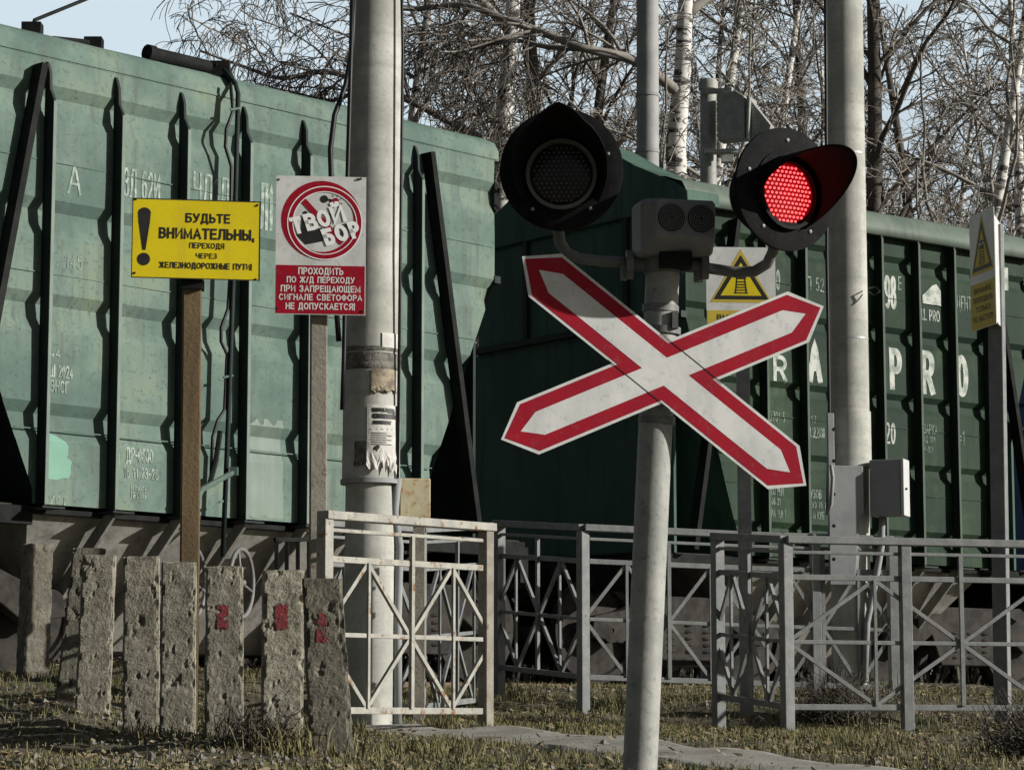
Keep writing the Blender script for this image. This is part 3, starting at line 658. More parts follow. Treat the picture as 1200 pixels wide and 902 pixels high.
patch([(287, 492), (331, 494), (333, 520), (331, 545), (332, 609), (290, 606), (291, 545), (288, 520)], M['patch'], wag1, 'repainted_panel')
patch([(135, 511), (138, 516), (140, 540), (137, 558), (134, 557)], M['mint'], wag1, 'paint_patch')
b = MB(); t0, z0 = S2.TP(1172, 313); t1, z1 = S2.TP(1180, 341); flat(b, SF2, [(t0, z1), (t1, z1), (t1, z0), (t0, z0)], .02); b.build('number_plate', M['stencil'], wag2)
# lettering on the end of the second wagon
ex = wag2.matrix_world if False else None

# pipe, cable, lever and roof gear on the pale wagon
def SPt(x, y, off=.10):                 # point on a plane parallel to the side, off metres towards the camera
    t, z = TP(x, y, off); return TA.xy.to_3d() + D * t + NO * off + Vector((0, 0, z))
b = MB(); b.tube([SPt(262, 82, -.05), SPt(276, 98, .05), SPt(279, 110, .13), SPt(274, 300, .14), SPt(268, 480, .14), SPt(261, 652, .14)], .019, 8); b.build('downpipe', M['wag_pale_rib'], wag1, smooth='all')
b = MB(); b.tube([SPt(270, 97, .08), SPt(273, 130, .12), SPt(265, 152, .12), SPt(264, 172, .12), SPt(271, 195, .12), SPt(269, 330, .12), SPt(267, 362, .12), SPt(259, 384, .12), SPt(259, 400, .12), SPt(266, 415, .12), SPt(263, 480, .12), SPt(255, 492, .12), SPt(249, 512, .12), SPt(247, 560, .12)], .013, 6); b.build('brake_hose', M['cable'], wag1, smooth='all')
for (x, y) in ((275, 128), (267, 441), (262, 587)): b = MB(); b.beam(SPt(x - 5, y + 1, .13), SPt(x + 6, y - 1, .15), .016, .016); b.build('pipe_clamp', M['wag_pale'], wag1)
b = MB(); b.tube([SPt(232, 582, .2), SPt(237, 573, .2), SPt(250, 566, .2), SPt(274, 553, .2)], .022, 8); b.box(SPt(274, 552, .2), (.06, .05, .06)); b.build('release_handle', M['wag_pale'], wag1, smooth=True)
b = MB(); b.tube([SPt(258, 505, .14), SPt(253, 540, .14), SPt(246, 566, .16)], .02, 6); b.build('release_rod', M['black'], wag1)
def RPt(x, y, off=-.35):
    return SPt(x, y, off)
b = MB(); b.tube([RPt(176, 63, -.2), RPt(247, 80, -.2)], .055, 12); b.tube([RPt(172, 62, -.2), RPt(180, 64, -.2)], .065, 12); b.box(RPt(257, 82, -.15), (.16, .10, .12)); b.tube([RPt(252, 76, -.15), RPt(266, 84, -.12), RPt(272, 96, .02)], .03, 8)
b.build('roof_lever', M['black'], wag1, smooth=True)
b = MB(); b.box(RPt(38, 35, -.5), (.14, .12, .09)); b.tube([RPt(39, 29, -.5), RPt(40, 24, -.5), RPt(104, -2, -.5)], .014, 6); b.build('roof_latch', M['black'], wag1)
b = MB(); b.box(RPt(110, 53, -.4), (.13, .12, .10)); b.tube([RPt(62, 47, -.4), RPt(112, 52, -.4)], .03, 8); b.build('roof_latch', M['black'], wag1)
# handwheels under the pale wagon
for (cx, cy) in ((283, 683), (226, 682)):
    c = SPt(cx, cy, .10); ax = (NO + D * .55).normalized()
    e = Vector((0, 0, 1)); g_ = ax.cross(e)
    b = MB(); b.tube([c + (e * math.cos(a) + g_ * math.sin(a)) * .25 for a in np.linspace(0, 2 * PI, 41)], .017, 8, cap=False)
    for a in (0.3, 0.3 + 2 * PI / 3, 0.3 + 4 * PI / 3): b.tube([c, c + (e * math.cos(a) + g_ * math.sin(a)) * .25], .011, 6)
    b.tube([c + ax * .03, c - ax * .5], .022, 8); b.build('handwheel', M['arm'], wag1, smooth='all')
# step frame under the pale wagon's sill
b = MB()
for (x0, y0, x1, y1) in ((322, 632, 366, 632), (324, 632, 324, 672), (336, 634, 336, 668), (349, 634, 349, 668), (362, 632, 362, 700)): b.beam(SPt(x0, y0, .05), SPt(x1, y1, .05), .03, .03)
b.build('step_frame', M['black'], wag1)
# blue wagon: end rail and hose loop
E3 = S2.centre(T3 - 2.775)
def EPt(lat, z): return E3 + S2.n * lat + Vector((0, 0, z)) - D2 * .08
b = MB(); b.beam(EPt(1.5, EYE + 3.3), EPt(-1.5, EYE + 3.3), .03, .03); b.build('end_handrail', M['sign_edge'], wag3)
b = MB(); b.tube([EPt(.7 + .5 * math.cos(a), EYE + 4.3 + .5 * math.sin(a)) for a in np.linspace(.3, 2 * PI - .3, 24)], .018, 6); b.build('brake_hose', M['cable'], wag3)

# ------------------------------------------------------------------ concrete poles, mast
def pole_pts(x0, y0, x1, y1, Y, r0, r1, n=14):
    a, b_ = P(x0, y0, Y), P(x1, y1, Y); return [a.lerp(b_, i / n) for i in range(n + 1)], [r0 + (r1 - r0) * i / n for i in range(n + 1)]
base = P(431, 858, 13.2)
t = thing('concrete_pole', 'thick concrete pole with torn flyers between the red sign and the white fence', 'pole', base)
pts, rs = pole_pts(446, -520, 434.5, 566, 13.2, .128, .150); b = MB(); b.tube(pts, rs, 40); b.build('shaft', M['pole'], t, smooth=True)
pts, rs = pole_pts(434, 566, 430, 880, 13.2, .128, .13); b = MB(); b.tube(pts, rs, 40); b.build('lower_shaft', M['pole'], t, smooth=True)
b = MB(); c = P(434.5, 565, 13.2); b.lathe([(.13, -.012), (.158, -.012), (.158, .012), (.13, .012)], c, (0, 0, 1), 40); b.build('collar', M['sleeve'], t, smooth=True)
b = MB()
for (yy, hh) in ((423, .03), (431, .022), (412, .012)):
    c = P(435.8, yy, 13.2); b.lathe([(.1485, -hh), (.1515, -hh * .8), (.1515, hh * .8), (.1485, hh)], c, (.02, 0, 1), 40)
b.build('tape_bands', M['tape'], t, smooth=True)
b = MB()
LP = lambda y, dx, dy=0: P(435, y, 13.2) + Vector((dx, dy, 0))
b.tube([P(417, -40, 13.05), P(412, 60, 13.05), P(405, 100, 13.05), P(392, 135, 13.0), P(387, 175, 12.98), P(389, 240, 13.0), P(392, 330, 13.0), P(397, 400, 13.03)], .014, 6)
b.tube([P(414, -40, 13.0), P(410, 110, 13.0), P(407, 215, 13.02), P(403, 420, 13.02), P(401, 480, 13.02)], .012, 6)
b.tube([P(470, -40, 13.1), P(472, 60, 13.1), P(469, 300, 13.1), P(466, 560, 13.12)], .008, 6)
b.build('cables', M['cable'], t, smooth='all')
for (yc, k) in ((642, 0), (838, 0)): pass
b = MB(); b.tube([P(466, 560, 13.15), P(462, 600, 13.17), P(468, 640, 13.2), P(466, 720, 13.2), P(466, 850, 13.2)], .022, 8); b.build('conduit', M['sleeve'], t, smooth='all')
def curved_sheet(cx_px, y0, y1, Y, rad, axis_x, a0, a1, seed, torn=True):
    vs = []; fs = []; nu, nv = 14, 16; r_ = random.Random(seed)
    zt, zb = P(axis_x, y0, Y).z, P(axis_x, y1, Y).z; ax = P(axis_x, (y0 + y1) / 2, Y)
    fr = [r_.uniform(-.10, .12) for _ in range(nu + 1)]
    for i in range(nu + 1):
        for j in range(nv + 1):
            v = j / nv; a = a0 + (a1 - a0) * i / nu
            z = zt + (zb - zt) * v * (1 + (fr[i] if torn else 0)); rr = rad + (.018 * max(0, v - .72) / .28 * r_.random() if torn else 0)
            vs.append((ax.x + math.sin(a) * rr, ax.y - math.cos(a) * rr, z))
    for i in range(nu):
        for j in range(nv): k = i * (nv + 1) + j; fs.append((k, k + 1, k + nv + 2, k + nv + 1))
    m = MB(); m.add(vs, fs); return m, ax, zt, zb
m, ax, zt, zb = curved_sheet(450, 478, 552, 13.2, .154, 435.5, -.1, 1.08, 3)
fl = m.build('paper_flyer', M['paper']); tag(fl, 'torn white paper flyer with picture stuck on the thick concrete pole', 'flyer')
s_ = fl.modifiers.new('thick', 'SOLIDIFY'); s_.thickness = .0015
b = MB()
def onpole(body, v0, v1, a0, a1, bold=.02):
    for vs, fs, k in strokes(body, a0, a1, 0, 1, bold):
        b.add([(ax.x + math.sin(a) * (.1562 + k * .0002), ax.y - math.cos(a) * (.1562 + k * .0002), zt + (zb - zt) * (v1 + (v0 - v1) * y)) for a, y in vs], fs)
onpole('БРИГАДА', .05, .12, .02, .95); onpole('СТРОИТЕЛЕЙ', .14, .22, .02, .98); onpole('ВЫПОЛНИТ', .25, .31, .05, .8)
onpole('- - - -', .36, .40, .0, 1.0, .1)
for k in range(6): onpole('ИИИ ИНИИП ИШИИ', .44 + k * .035, .455 + k * .035, .0, .8 if k % 2 else .6, 0)
onpole('О', .64, .78, .10, .40, .12)
b.build('flyer_print', M['sign_dark'], fl)
m, *_ = curved_sheet(456, 394, 411, 13.2, .1525, 435.5, .42, 1.25, 5, False); pn = m.build('paper_note', M['paper']); tag(pn, 'small white paper scrap above the dark tape on the thick concrete pole', 'paper')
pn.modifiers.new('thick', 'SOLIDIFY').thickness = .0015
m, *_ = curved_sheet(430, 520, 548, 13.2, .153, 435.5, -.55, -.16, 8); pn = m.build('paper_note', M['tape']); tag(pn, 'dirty grey torn scrap left of the white flyer on the concrete pole', 'paper')
pn.modifiers.new('thick', 'SOLIDIFY').thickness = .0015
m, *_ = curved_sheet(452, 436, 462, 13.2, .1525, 435.5, .05, 1.0, 11); pn = m.build('paper_note', mat('stained_paper', (.36, .31, .22), (.16, .13, .10), 25, .9)); tag(pn, 'brown stained paper remnant just under the tape on the concrete pole', 'paper')
pn.modifiers.new('thick', 'SOLIDIFY').thickness = .0015

base = P(997, 812, 15.6)
t = thing('concrete_pole', 'tall concrete pole carrying a white cabinet behind the red light', 'pole', base)
pts, rs = pole_pts(983, -520, 995.5, 545, 15.6, .104, .126); b = MB(); b.tube(pts, rs, 40); b.build('shaft', M['pole'], t, smooth=True)
b = MB(); pts, rs = pole_pts(996, 545, 998, 835, 15.62, .118, .12); b.tube(pts, rs, 32); b.build('lower_shaft', M['pole'], t, smooth=True)
b = MB(); pts, rs = pole_pts(995.3, 483, 996.2, 548, 15.6, .1305, .1315, 3); b.tube(pts, rs, 40); b.build('clamp_sleeve', M['pole'], t, smooth=True)
b = MB(); f_ = Frame(P(983, 590, 15.42), (1, .12, 0)); s1 = px(15.42)
b.plate([(-12 * s1, 107 * s1), (26 * s1, 107 * s1) if False else (-4 * s1, 107 * s1), (-4 * s1, 45 * s1), (30 * s1, 45 * s1), (30 * s1, -10 * s1), (24 * s1, -22 * s1), (18 * s1, -95 * s1), (-12 * s1, -95 * s1)], f_, -.03, .0)
st = b.build('steel_stub', M['sleeve'], t, bevel=.004)
b = MB()
for yy in (503, 540, 579, 616, 655): b.lathe([(.011, 0), (.011, .01), (.001, .012)], P(977, yy, 15.40), (0, -1, 0), 10)
b.build('bolt_holes', M['black'], st)
b = MB(); b.tube([P(967, -40, 15.5), P(968, 100, 15.5), P(969, 300, 15.5), P(972, 480, 15.5), P(970, 600, 15.5)], .011, 6)
b.tube([P(1018, 338, 15.5), P(1026, 336, 15.45), P(1031, 341, 15.45), P(1026, 346, 15.45), P(1018, 342, 15.5)], .005, 6); b.build('cables', M['cable'], t, smooth='all')
b = MB(); b.tube([P(1011, 600, 15.55), P(1012, 640, 15.6), P(1012, 720, 15.6)], .018, 8); b.tube([P(1034, 600, 15.5), P(1033, 640, 15.5), P(1026, 680, 15.5), P(1016, 730, 15.5), P(1013, 800, 15.5)], .02, 8); b.tube([P(974, 545, 15.35), P(976, 560, 15.33), P(974, 590, 15.33), P(969, 603, 15.35)], .012, 8); b.build('conduit', M['sleeve'], t, smooth='all')
b = MB()
for (yy, rr) in ((182, .1175), (398, .123)): b.lathe([(rr - .004, -.006), (rr + .001, -.006), (rr + .001, .006), (rr - .004, .006)], P(989.5 + yy * .0115, yy, 15.6), (0, 0, 1), 40)
b.build('wire_ties', M['sign_edge'], t)
# cabinet
f_ = yaw_frame(P(1037, 571, 15.42), -22)
t = thing('junction_cabinet', 'small white and grey cabinet fixed to the right concrete pole', 'cabinet', f_.p(0, -.17))
b = MB(); b.plate([(-.095, -.17), (.095, -.17), (.095, .17), (-.095, .17)], f_, -.14, 0); b.build('body', M['cabinet_grey'], t, bevel=.006)
b = MB(); b.plate([(.098, -.172), (.118, -.172), (.118, .172), (.098, .172)], f_, -.145, .004); b.build('door', M['cabinet'], t, bevel=.004)
b = MB(); b.lathe([(.007, 0), (.007, .012), (.001, .014)], f_.p(.118, -.01, -.03), f_.u, 12); b.build('lock', M['black'], t)

b0 = P(759, 850, 30)
t = thing('steel_mast', 'grey steel mast rising behind the wagons between the two signal lamps', 'mast', (b0.x, b0.y, gz(b0.x, b0.y)))
pts, rs = pole_pts(758.5, -300, 759.5, 560, 30, .128, .140); b0 = Vector((pts[-1].x, pts[-1].y, gz(pts[-1].x, pts[-1].y) - .1)); pts.append(b0); rs.append(.15)
b = MB(); b.tube(pts, rs, 28); b.build('shaft', M['mast'], t, smooth=True)
for yy in (112, 178): b = MB(); b.lathe([(.13, -.02), (.145, -.02), (.145, .02), (.13, .02)], P(758.7, yy, 30), (0, 0, 1), 28); b.build('band', M['sleeve'], t, smooth=True)

# camera-like relay housing on its own mast behind the train
b0 = P(830, 760, 27.0); s1 = px(27.0)
t = thing('relay_mast', 'grey pipe mast with an angular metal housing beside the birches', 'mast', (b0.x, b0.y, gz(b0.x, b0.y)))
b = MB(); b.tube([P(830, 97, 27), P(830, 260, 27), Vector((b0.x, b0.y, gz(b0.x, b0.y) - .1))], .088, 20); b.lathe([(.088, -.05), (.105, -.05), (.105, .03), (.088, .06), (.01, .07)], P(830, 100, 27), (0, 0, 1), 20); b.build('pipe', M['galv'], t, smooth=True)
f_ = yaw_frame(P(860, 135, 26.7), -24)
b = MB(); b.plate([(-.19, -.26), (.12, -.26), (.12, .20), (.02, .27), (-.19, .25)], f_, -.2, .0)
b.plate([(.135, -.28), (.17, -.28), (.19, .18), (.15, .2)], f_, -.22, .02)
hs = b.build('housing', M['galv'], t, bevel=.012)
b = MB(); b.plate([(.18, -.27), (.38, -.23), (.40, -.14), (.19, .14)], f_, -.16, -.03); b.build('sun_shield', M['galv'], t, bevel=.006)
b = MB(); b.box(P(845, 178, 26.8), (.35, .12, .04)); b.box(P(852, 183, 26.8), (.12, .1, .14)); b.build('bracket', M['galv'], t)
b = MB(); b.beam(P(822, 108, 26.9), P(858, 106, 26.8), .05, .05); b.build('bracket', M['galv'], t)

# ------------------------------------------------------------------ crossbuck, bells and lamps
def hood(fr, r0, r1, peak, length, mb, roll=0.0, ex=.85, arc=R(128), seg=48):
    vs = []; fs = []; k = 6
    for i in range(seg + 1):
        a = -arc + 2 * arc * i / seg
        cl = math.cos(a / arc * PI / 2)
        ln = length * (.07 + .93 * max(0, cl) ** ex)
        pk = peak * max(0, 1 - abs(a) / .55)
        for j in range(k + 1):
            s = j / k; r = r0 + (r1 - r0) * s + pk * s
            vs.append(fr.p(math.sin(a + roll) * r, math.cos(a + roll) * r, ln * s))
    for i in range(seg):
        for j in range(k): q = i * (k + 1) + j; fs.append((q, q + 1, q + k + 2, q + k + 1))
    mb.add(vs, fs); return mb
def lamp(label, cx, cy, Y, yaw, pitch, lit, r1, peak, hl, roll=0.0, ex=.85):
    a = R(yaw); u = Vector((math.cos(a), math.sin(a), 0)); nrm = Vector((math.sin(a), -math.cos(a), 0)); w = Vector((0, 0, 1)) * math.cos(R(pitch)) + nrm * math.sin(R(pitch))
    fr = Frame(P(cx, cy, Y), u, w)
    t = thing('signal_lamp', label, 'signal lamp', fr.p(0, -.21, -.05), 0, 'flashing lamps of the level crossing signal')
    b = MB(); b.lathe([(.10, -.012), (.200, -.012), (.207, -.008), (.207, .004), (.203, .006), (.132, .006), (.132, .012), (.112, .012)], fr.O, fr.n, 72); b.build('backboard', M['lamp_black'], t, smooth=True)
    b = MB(); b.lathe([(.20, -.012), (.14, -.014), (.135, -.13), (.11, -.17), (.01, -.175)], fr.O, fr.n, 40); b.build('housing', M['lamp_black'], t, smooth=True)
    lens = MB(); oo = (0, -.018)
    lens.lathe([(.106, .006), (.09, .010), (.05, .014), (.001, .016)], fr.p(*oo, 0), fr.n, 48); ln = lens.build('lens', M['led_glow'] if lit else M['lens_dark'], t, smooth='all')
    b = MB(); s = .0165
    for i in range(-8, 9):
        for j in range(-8, 9):
            x = (i + .5 * (j % 2)) * s; y = j * s * .9
            r = math.hypot(x, y)
            if r < .097:
                b.lathe([(.0046, 0), (.0040, .003), (.0022, .0048), (.0003, .0053)], fr.p(oo[0] + x, oo[1] + y, .016 - .010 * (r / .11) ** 2), fr.n, 8)
    b.build('led_array', M['led'] if lit else M['bead'], ln, smooth='all')
    b = MB(); b.lathe([(.105, .004), (.107, .026), (.119, .026), (.119, .004)], fr.p(*oo, 0), fr.n, 48); b.build('lens_ring', M['arm'] if not lit else M['hood_black'], t, smooth=True)
    b = MB(); f2 = Frame(fr.p(*oo, .004), fr.u, fr.w); hood(f2, .128, r1, peak, hl, b, roll, ex); h = b.build('hood', M['hood_black'], t, smooth='all')
    so_ = h.modifiers.new('thick', 'SOLIDIFY'); so_.thickness = .003
    b = MB()
    for k in range(5): aa = R(90 + 72 * k); b.lathe([(.006, 0), (.006, .004), (.001, .006)], fr.p(.165 * math.cos(aa), .165 * math.sin(aa), .006), fr.n, 8)
    b.build('screws', M['sign_edge'], t)
    return fr
YC = 8.6
basep = P(747, 960, YC)
t = thing('crossing_signal_pole', 'leaning grey steel pole holding the red and white crossbuck', 'pole', (basep.x, basep.y, gz(basep.x, basep.y)))
b = MB(); b.tube([P(777.5, 302, YC), P(768, 500, YC), P(750, 900, YC), P(746, 985, YC)], [.0575, .0575, .0575, .0575], 40); b.build('shaft', M['galv'], t, smooth=True)
for (x, y) in ((776.2, 388), (769.5, 493), (774, 362)): b = MB(); b.lathe([(.055, -.012), (.0625, -.012), (.0625, .012), (.055, .012)], P(x, y, YC), (.045, 0, 1), 40); b.build('clamp', M['arm'], t, smooth=True)
b = MB(); b.beam(P(791, 385, YC - .05), P(791, 365, YC - .05), .02, .03); b.build('clamp_bolt', M['arm'], t)
b = MB(); xb = P(778, 309, YC)
b.tube([P(738, 309, YC), P(828, 312, YC)], .024, 14); b.lathe([(.062, -.03), (.066, -.03), (.066, .03), (.062, .03)], P(777.5, 311, YC), (0, 0, 1), 32)
for x in (738, 826): b.lathe([(.02, -.012), (.05, -.012), (.05, .012), (.02, .012)], P(x, 310.5, YC), (1, 0, 0), 20)
b.box(P(731, 318, YC), (.02, .03, .06)); b.box(P(818, 322, YC), (.03, .03, .05))
b.build('cross_bracket', M['arm'], t, smooth=True)
b = MB(); YL, YRr = 8.40, 8.36
b.tube([P(738, 308, YC), P(705, 306, YC), P(680, 303, YC - .02), P(664, 296, YC - .03), P(656, 284, YC - .05), P(654, 268, YC - .06), P(655, 240, YC - .07)], .019, 12); b.build('lamp_arm', M['arm'], t, smooth='all')
b = MB(); b.tube([P(828, 314, YC), P(862, 319, YC - .02), P(884, 318, YC - .04), P(899, 309, YC - .08), P(906, 294, YC - .12), P(909, 265, YC - .15)], .019, 12); b.build('lamp_arm', M['arm'], t, smooth='all')
lamp('unlit black signal lamp with peaked hood, the left one on the crossing pole', 658, 199, 8.42, -3, 2, False, .158, .035, .27)
lamp('glowing red signal lamp with tubular hood turned to the right', 921, 222, 8.375, 31, 2, True, .130, .0, .275, R(22), 1.75)

# speaker
fr = yaw_frame(P(795, 266, 8.50), 14)
t = thing('bell_speaker', 'grey twin speaker box on top of the crossing pole', 'speaker', fr.p(0, -.1, 0))
b = MB(); bk = [(-.118, -.092), (.118, -.092), (.127, -.08), (.127, .08), (.115, .096), (-.115, .096), (-.127, .08), (-.127, -.08)]
ft = [(-.085, -.045), (.105, -.045), (.112, -.037), (.114, .074), (.104, .084), (-.082, .084), (-.094, .074), (-.094, -.037)]
lay = [(bk, -.13), (bk, -.02), (ft, .055)]
vs = [fr.p(x, y, c) for L_, c in lay for x, y in L_]; fs = [tuple(range(8))[::-1], tuple(range(16, 24))]
for l in range(2):
    for i in range(8): fs.append((l * 8 + i, l * 8 + (i + 1) % 8, l * 8 + 8 + (i + 1) % 8, l * 8 + 8 + i))
b.add(vs, fs); b.build('case', M['speaker'], t, bevel=.008, segs=3)
for gx_ in (-.042, .062):
    b = MB(); b.lathe([(.047, -.004), (.047, .003), (.001, .003)], fr.p(gx_, .020, .056), fr.n, 40); gr = b.build('grille', M['sign_dark'], t, smooth=True)
    b = MB()
    for rr in (.009, .017, .025, .033, .041): b.lathe([(rr - .0016, .0), (rr - .0016, .0035), (rr + .0016, .0035), (rr + .0016, 0)], fr.p(gx_, .020, .058), fr.n, 40)
    b.build('grille_rings', M['arm'], gr, smooth=True)
b = MB(); b.box(fr.p(0, -.11, -.04), (.11, .09, .05)); b.build('mount', M['black'], t)

# crossbuck sign
fr = yaw_frame(P(779.5, 435.5, YC - .085), 12)
def arms(ins):
    A1, A2 = -37.3, 23.2
    W_, T_, Lh = .0935 - ins, .099, (.617, .612)
    tips = []
    dirs = [(A1, Lh[0]), (A2, Lh[1]), (A1 + 180, Lh[0]), (A2 + 180, Lh[1])]
    L_ = []
    for ang, ln in dirs:
        a = R(ang); L_.append((Vector((math.cos(a), math.sin(a))), ln - ins * 1.37))
    pts = []
    for i, (dv, ln) in enumerate(L_):
        pv = Vector((-dv.y, dv.x)); nx_ = L_[(i + 1) % 4][0]; npv = Vector((-nx_.y, nx_.x))
        tl = T_ - ins * .37 - ins * .15
        pts += [dv * (ln - tl) - pv * W_, dv * ln, dv * (ln - tl) + pv * W_]
        # inner corner: line p = pv*W + s*dv  meets  p = -npv*W + q*nx
        a11, a12, a21, a22 = dv.x, -nx_.x, dv.y, -nx_.y; r_ = -npv * W_ - pv * W_
        det = a11 * a22 - a12 * a21; s = (r_.x * a22 - a12 * r_.y) / det
        pts.append(pv * W_ + dv * s)
    return [(p.x, p.y) for p in pts]
t = thing('crossbuck_sign', 'red bordered white X shaped level crossing sign on the leaning pole', 'crossing sign', fr.p(0, -.4, 0))
b = MB(); b.plate(arms(0), fr, -.004, 0); b.build('panel', M['sign_white'], t)
b = MB(); flat(b, fr, arms(.0095), .0008); b.build('red_border', M['sign_red'], t)
b = MB(); flat(b, fr, arms(.0525), .0014); b.build('white_centre', M['sign_white'], t)
b = MB()
for sg in (-1, 1):                                      # joints where the short arms butt the long one
    a = R(-37.3); dv = Vector((math.cos(a), math.sin(a))); pv = Vector((-dv.y, dv.x)) * sg
    c0 = pv * .0935; 
    for q0, q1 in ((-.135, .135),): 
        p0, p1 = c0 + dv * (q0 + sg * .045), c0 + dv * (q1 + sg * .045)
        pts = [p0 + pv * .0015, p1 + pv * .0015, p1 - pv * .0015, p0 - pv * .0015]; flat(b, fr, [(p.x, p.y) for p in pts], .0022)
b.build('panel_joint', M['black'], t)
b = MB()
for dz in (.08, -.09): b.beam(fr.p(-.07, dz, -.012), fr.p(.05, dz, -.012), .025, .012)
b.build('back_rails', M['arm'], t)

# ------------------------------------------------------------------ information signs
# yellow sign
s1 = px(12.0); fr = yaw_frame(P(230, 280.5, 12.0), 9)
foot = P(221, 850, 12.08)
t = thing('warning_sign', 'yellow Russian warning sign with exclamation mark on a brown post', 'sign', (foot.x, foot.y, gz(foot.x, foot.y)))
hw, hh = 76 * s1, 48 * s1
b = MB(); b.plate([(-hw, -hh), (hw, -hh), (hw, hh), (-hw, hh)], fr, -.004, 0); b.build('panel', M['sign_yellow'], t)
b = MB(); e = 1.1 * s1
for (x0, x1, y0, y1) in ((-hw, hw, hh - e, hh), (-hw, hw, -hh, -hh + e), (-hw, -hw + e, -hh + e, hh - e), (hw - e, hw, -hh + e, hh - e)): flat(b, fr, [(x0, y0), (x1, y0), (x1, y1), (x0, y1)], .0012)
b.build('border', M['sign_dark'], t)
b = MB()
def yw(body, x0, y0, x1, y1, bold): write(b, fr, body, (x0 - 230) * s1, (x1 - 230) * s1, (280.5 - y1) * s1, (280.5 - y0) * s1, .0014, bold)
yw('БУДЬТЕ', 217, 249, 270, 260.5, .025); yw('ВНИМАТЕЛЬНЫ,', 186, 267, 299, 280.5, .025); yw('ПЕРЕХОДЯ', 222, 284.5, 263.5, 291.5, .012); yw('ЧЕРЕЗ', 230, 297, 255, 303.5, .012); yw('ЖЕЛЕЗНОДОРОЖНЫЕ ПУТИ!', 187, 308.5, 296.5, 316, .02)
b.build('lettering', M['sign_dark'], t); b = MB()
def q(x, y): return ((x - 230) * s1, (280.5 - y) * s1)
flat(b, fr, [q(161, 250)] + [q(168.5 - 7.6 * math.cos(a), 251 - 7.2 * math.sin(a)) for a in np.linspace(0.1, PI - .1, 16)] + [q(176, 250), q(175, 262), q(170.5, 295), q(167, 295), q(162, 262)], .0014)
flat(b, fr, [q(168.5 + 7.6 * math.cos(a), 306 + 7.6 * math.sin(a)) for a in np.linspace(0, 2 * PI, 25)[:-1]], .0014)
b.build('exclamation_mark', M['sign_dark'], t)
b = MB()
for (x, y) in ((158, 234), (302, 237), (158, 323), (301, 327)): b.lathe([(.006, 0), (.005, .004), (.001, .005)], fr.p(*q(x, y), .001), fr.n, 10)
b.build('screws', M['sign_dark'], t)
b = MB(); b.beam(P(226, 240, 12.07), foot - Vector((0, 0, .3)), .092, .07, (1, .15, 0)); b.build('post', M['rust_post'], t, bevel=.008)
b = MB(); b.box(P(226, 334, 12.06), (.10, .085, .05)); b.build('post_clamp', M['black'], t)

# red and white no-crossing sign
fr = yaw_frame(P(376, 287.5, 12.3), 6); s1 = px(12.3)
foot = P(372, 850, 12.38)
t = thing('prohibition_sign', 'red and white no crossing sign with a white sticker over its pictogram', 'sign', (foot.x, foot.y, gz(foot.x, foot.y)))
hw, hh = 53.5 * s1, 83.5 * s1
def q(x, y): return ((x - 376) * s1, (287.5 - y) * s1)
b = MB(); b.plate([(-hw, -hh), (hw, -hh), (hw, hh), (-hw, hh)], fr, -.004, 0); b.build('panel', M['sign_white'], t)
b = MB(); flat(b, fr, [q(323.5, 370), q(428.5, 370), q(428.5, 312), q(323.5, 312)], .0012); b.build('red_field', M['sign_red'], t)
b = MB()
def yw(body, x0, y0, x1, y1, bold): write(b, fr, body, *[v for v in (q(x0, 0)[0], q(x1, 0)[0], q(0, y1)[1], q(0, y0)[1])], .0022, bold)
yw('ПРОХОДИТЬ', 349.5, 314.5, 403, 323, .02); yw('ПО Ж/Д ПЕРЕХОДУ', 336, 325.5, 416.5, 333, .02); yw('ПРИ ЗАПРЕЩАЮЩЕМ', 329, 336, 423.5, 344, .02); yw('СИГНАЛЕ СВЕТОФОРА', 327, 346.5, 425.5, 354, .02); yw('НЕ ДОПУСКАЕТСЯ!', 335, 357, 417, 365, .02)
b.build('lettering', M['letter_white'], t)
b = MB(); cx, cy = q(376.5, 257); ring(b, fr, cx, cy, 38.5 * s1, 47.5 * s1, .0012, 60)
flat(b, fr, [q(347.5, 231), q(352.5, 226), q(404, 282), q(399, 287)], .0020); b.build('prohibition_ring', M['sign_red'], t)
b = MB()
flat(b, fr, [q(346, 275), q(377, 266), q(385, 281), q(358, 287)], .0016)
flat(b, fr, [q(x, y) for x, y in ngon(357, 249, 2.6, 16)], .0016); flat(b, fr, [q(353, 254), q(361, 254), q(365, 270), q(352, 274)], .0016)
flat(b, fr, [q(x, y) for x, y in ngon(379.5, 231.5, 4.6, 20)], .0016); flat(b, fr, [q(383, 231.5), q(389, 231.5), q(389, 233.5), q(383, 233.5)], .0016); flat(b, fr, [q(386, 233.6), q(388, 233.6), q(388, 262), q(386, 262)], .0016)
flat(b, fr, [q(400, 262), q(409, 260), q(409, 272), q(400, 276)], .0026)
for k in range(8):
    a = R(45 * k + 20); c0 = (393, 234); p0 = (c0[0] + 6 * math.cos(a), c0[1] + 6 * math.sin(a)); p1 = (c0[0] + 8.5 * math.cos(a), c0[1] + 8.5 * math.sin(a)); d_ = (-.5 * math.sin(a), .5 * math.cos(a))
    flat(b, fr, [q(p0[0] + d_[0], p0[1] + d_[1]), q(p1[0] + d_[0], p1[1] + d_[1]), q(p1[0] - d_[0], p1[1] - d_[1]), q(p0[0] - d_[0], p0[1] - d_[1])], .0016)
b.build('pictogram', M['sign_dark'], t)
b = MB(); flat(b, fr, [q(x, y) for x, y in ngon(393, 234, 4.2, 20)], .0016)
ring(b, fr, *q(380.5, 260.5), 38.5 * s1, 43.5 * s1, .0026, 60); b.build('sticker_ring', M['sign_red'], t)
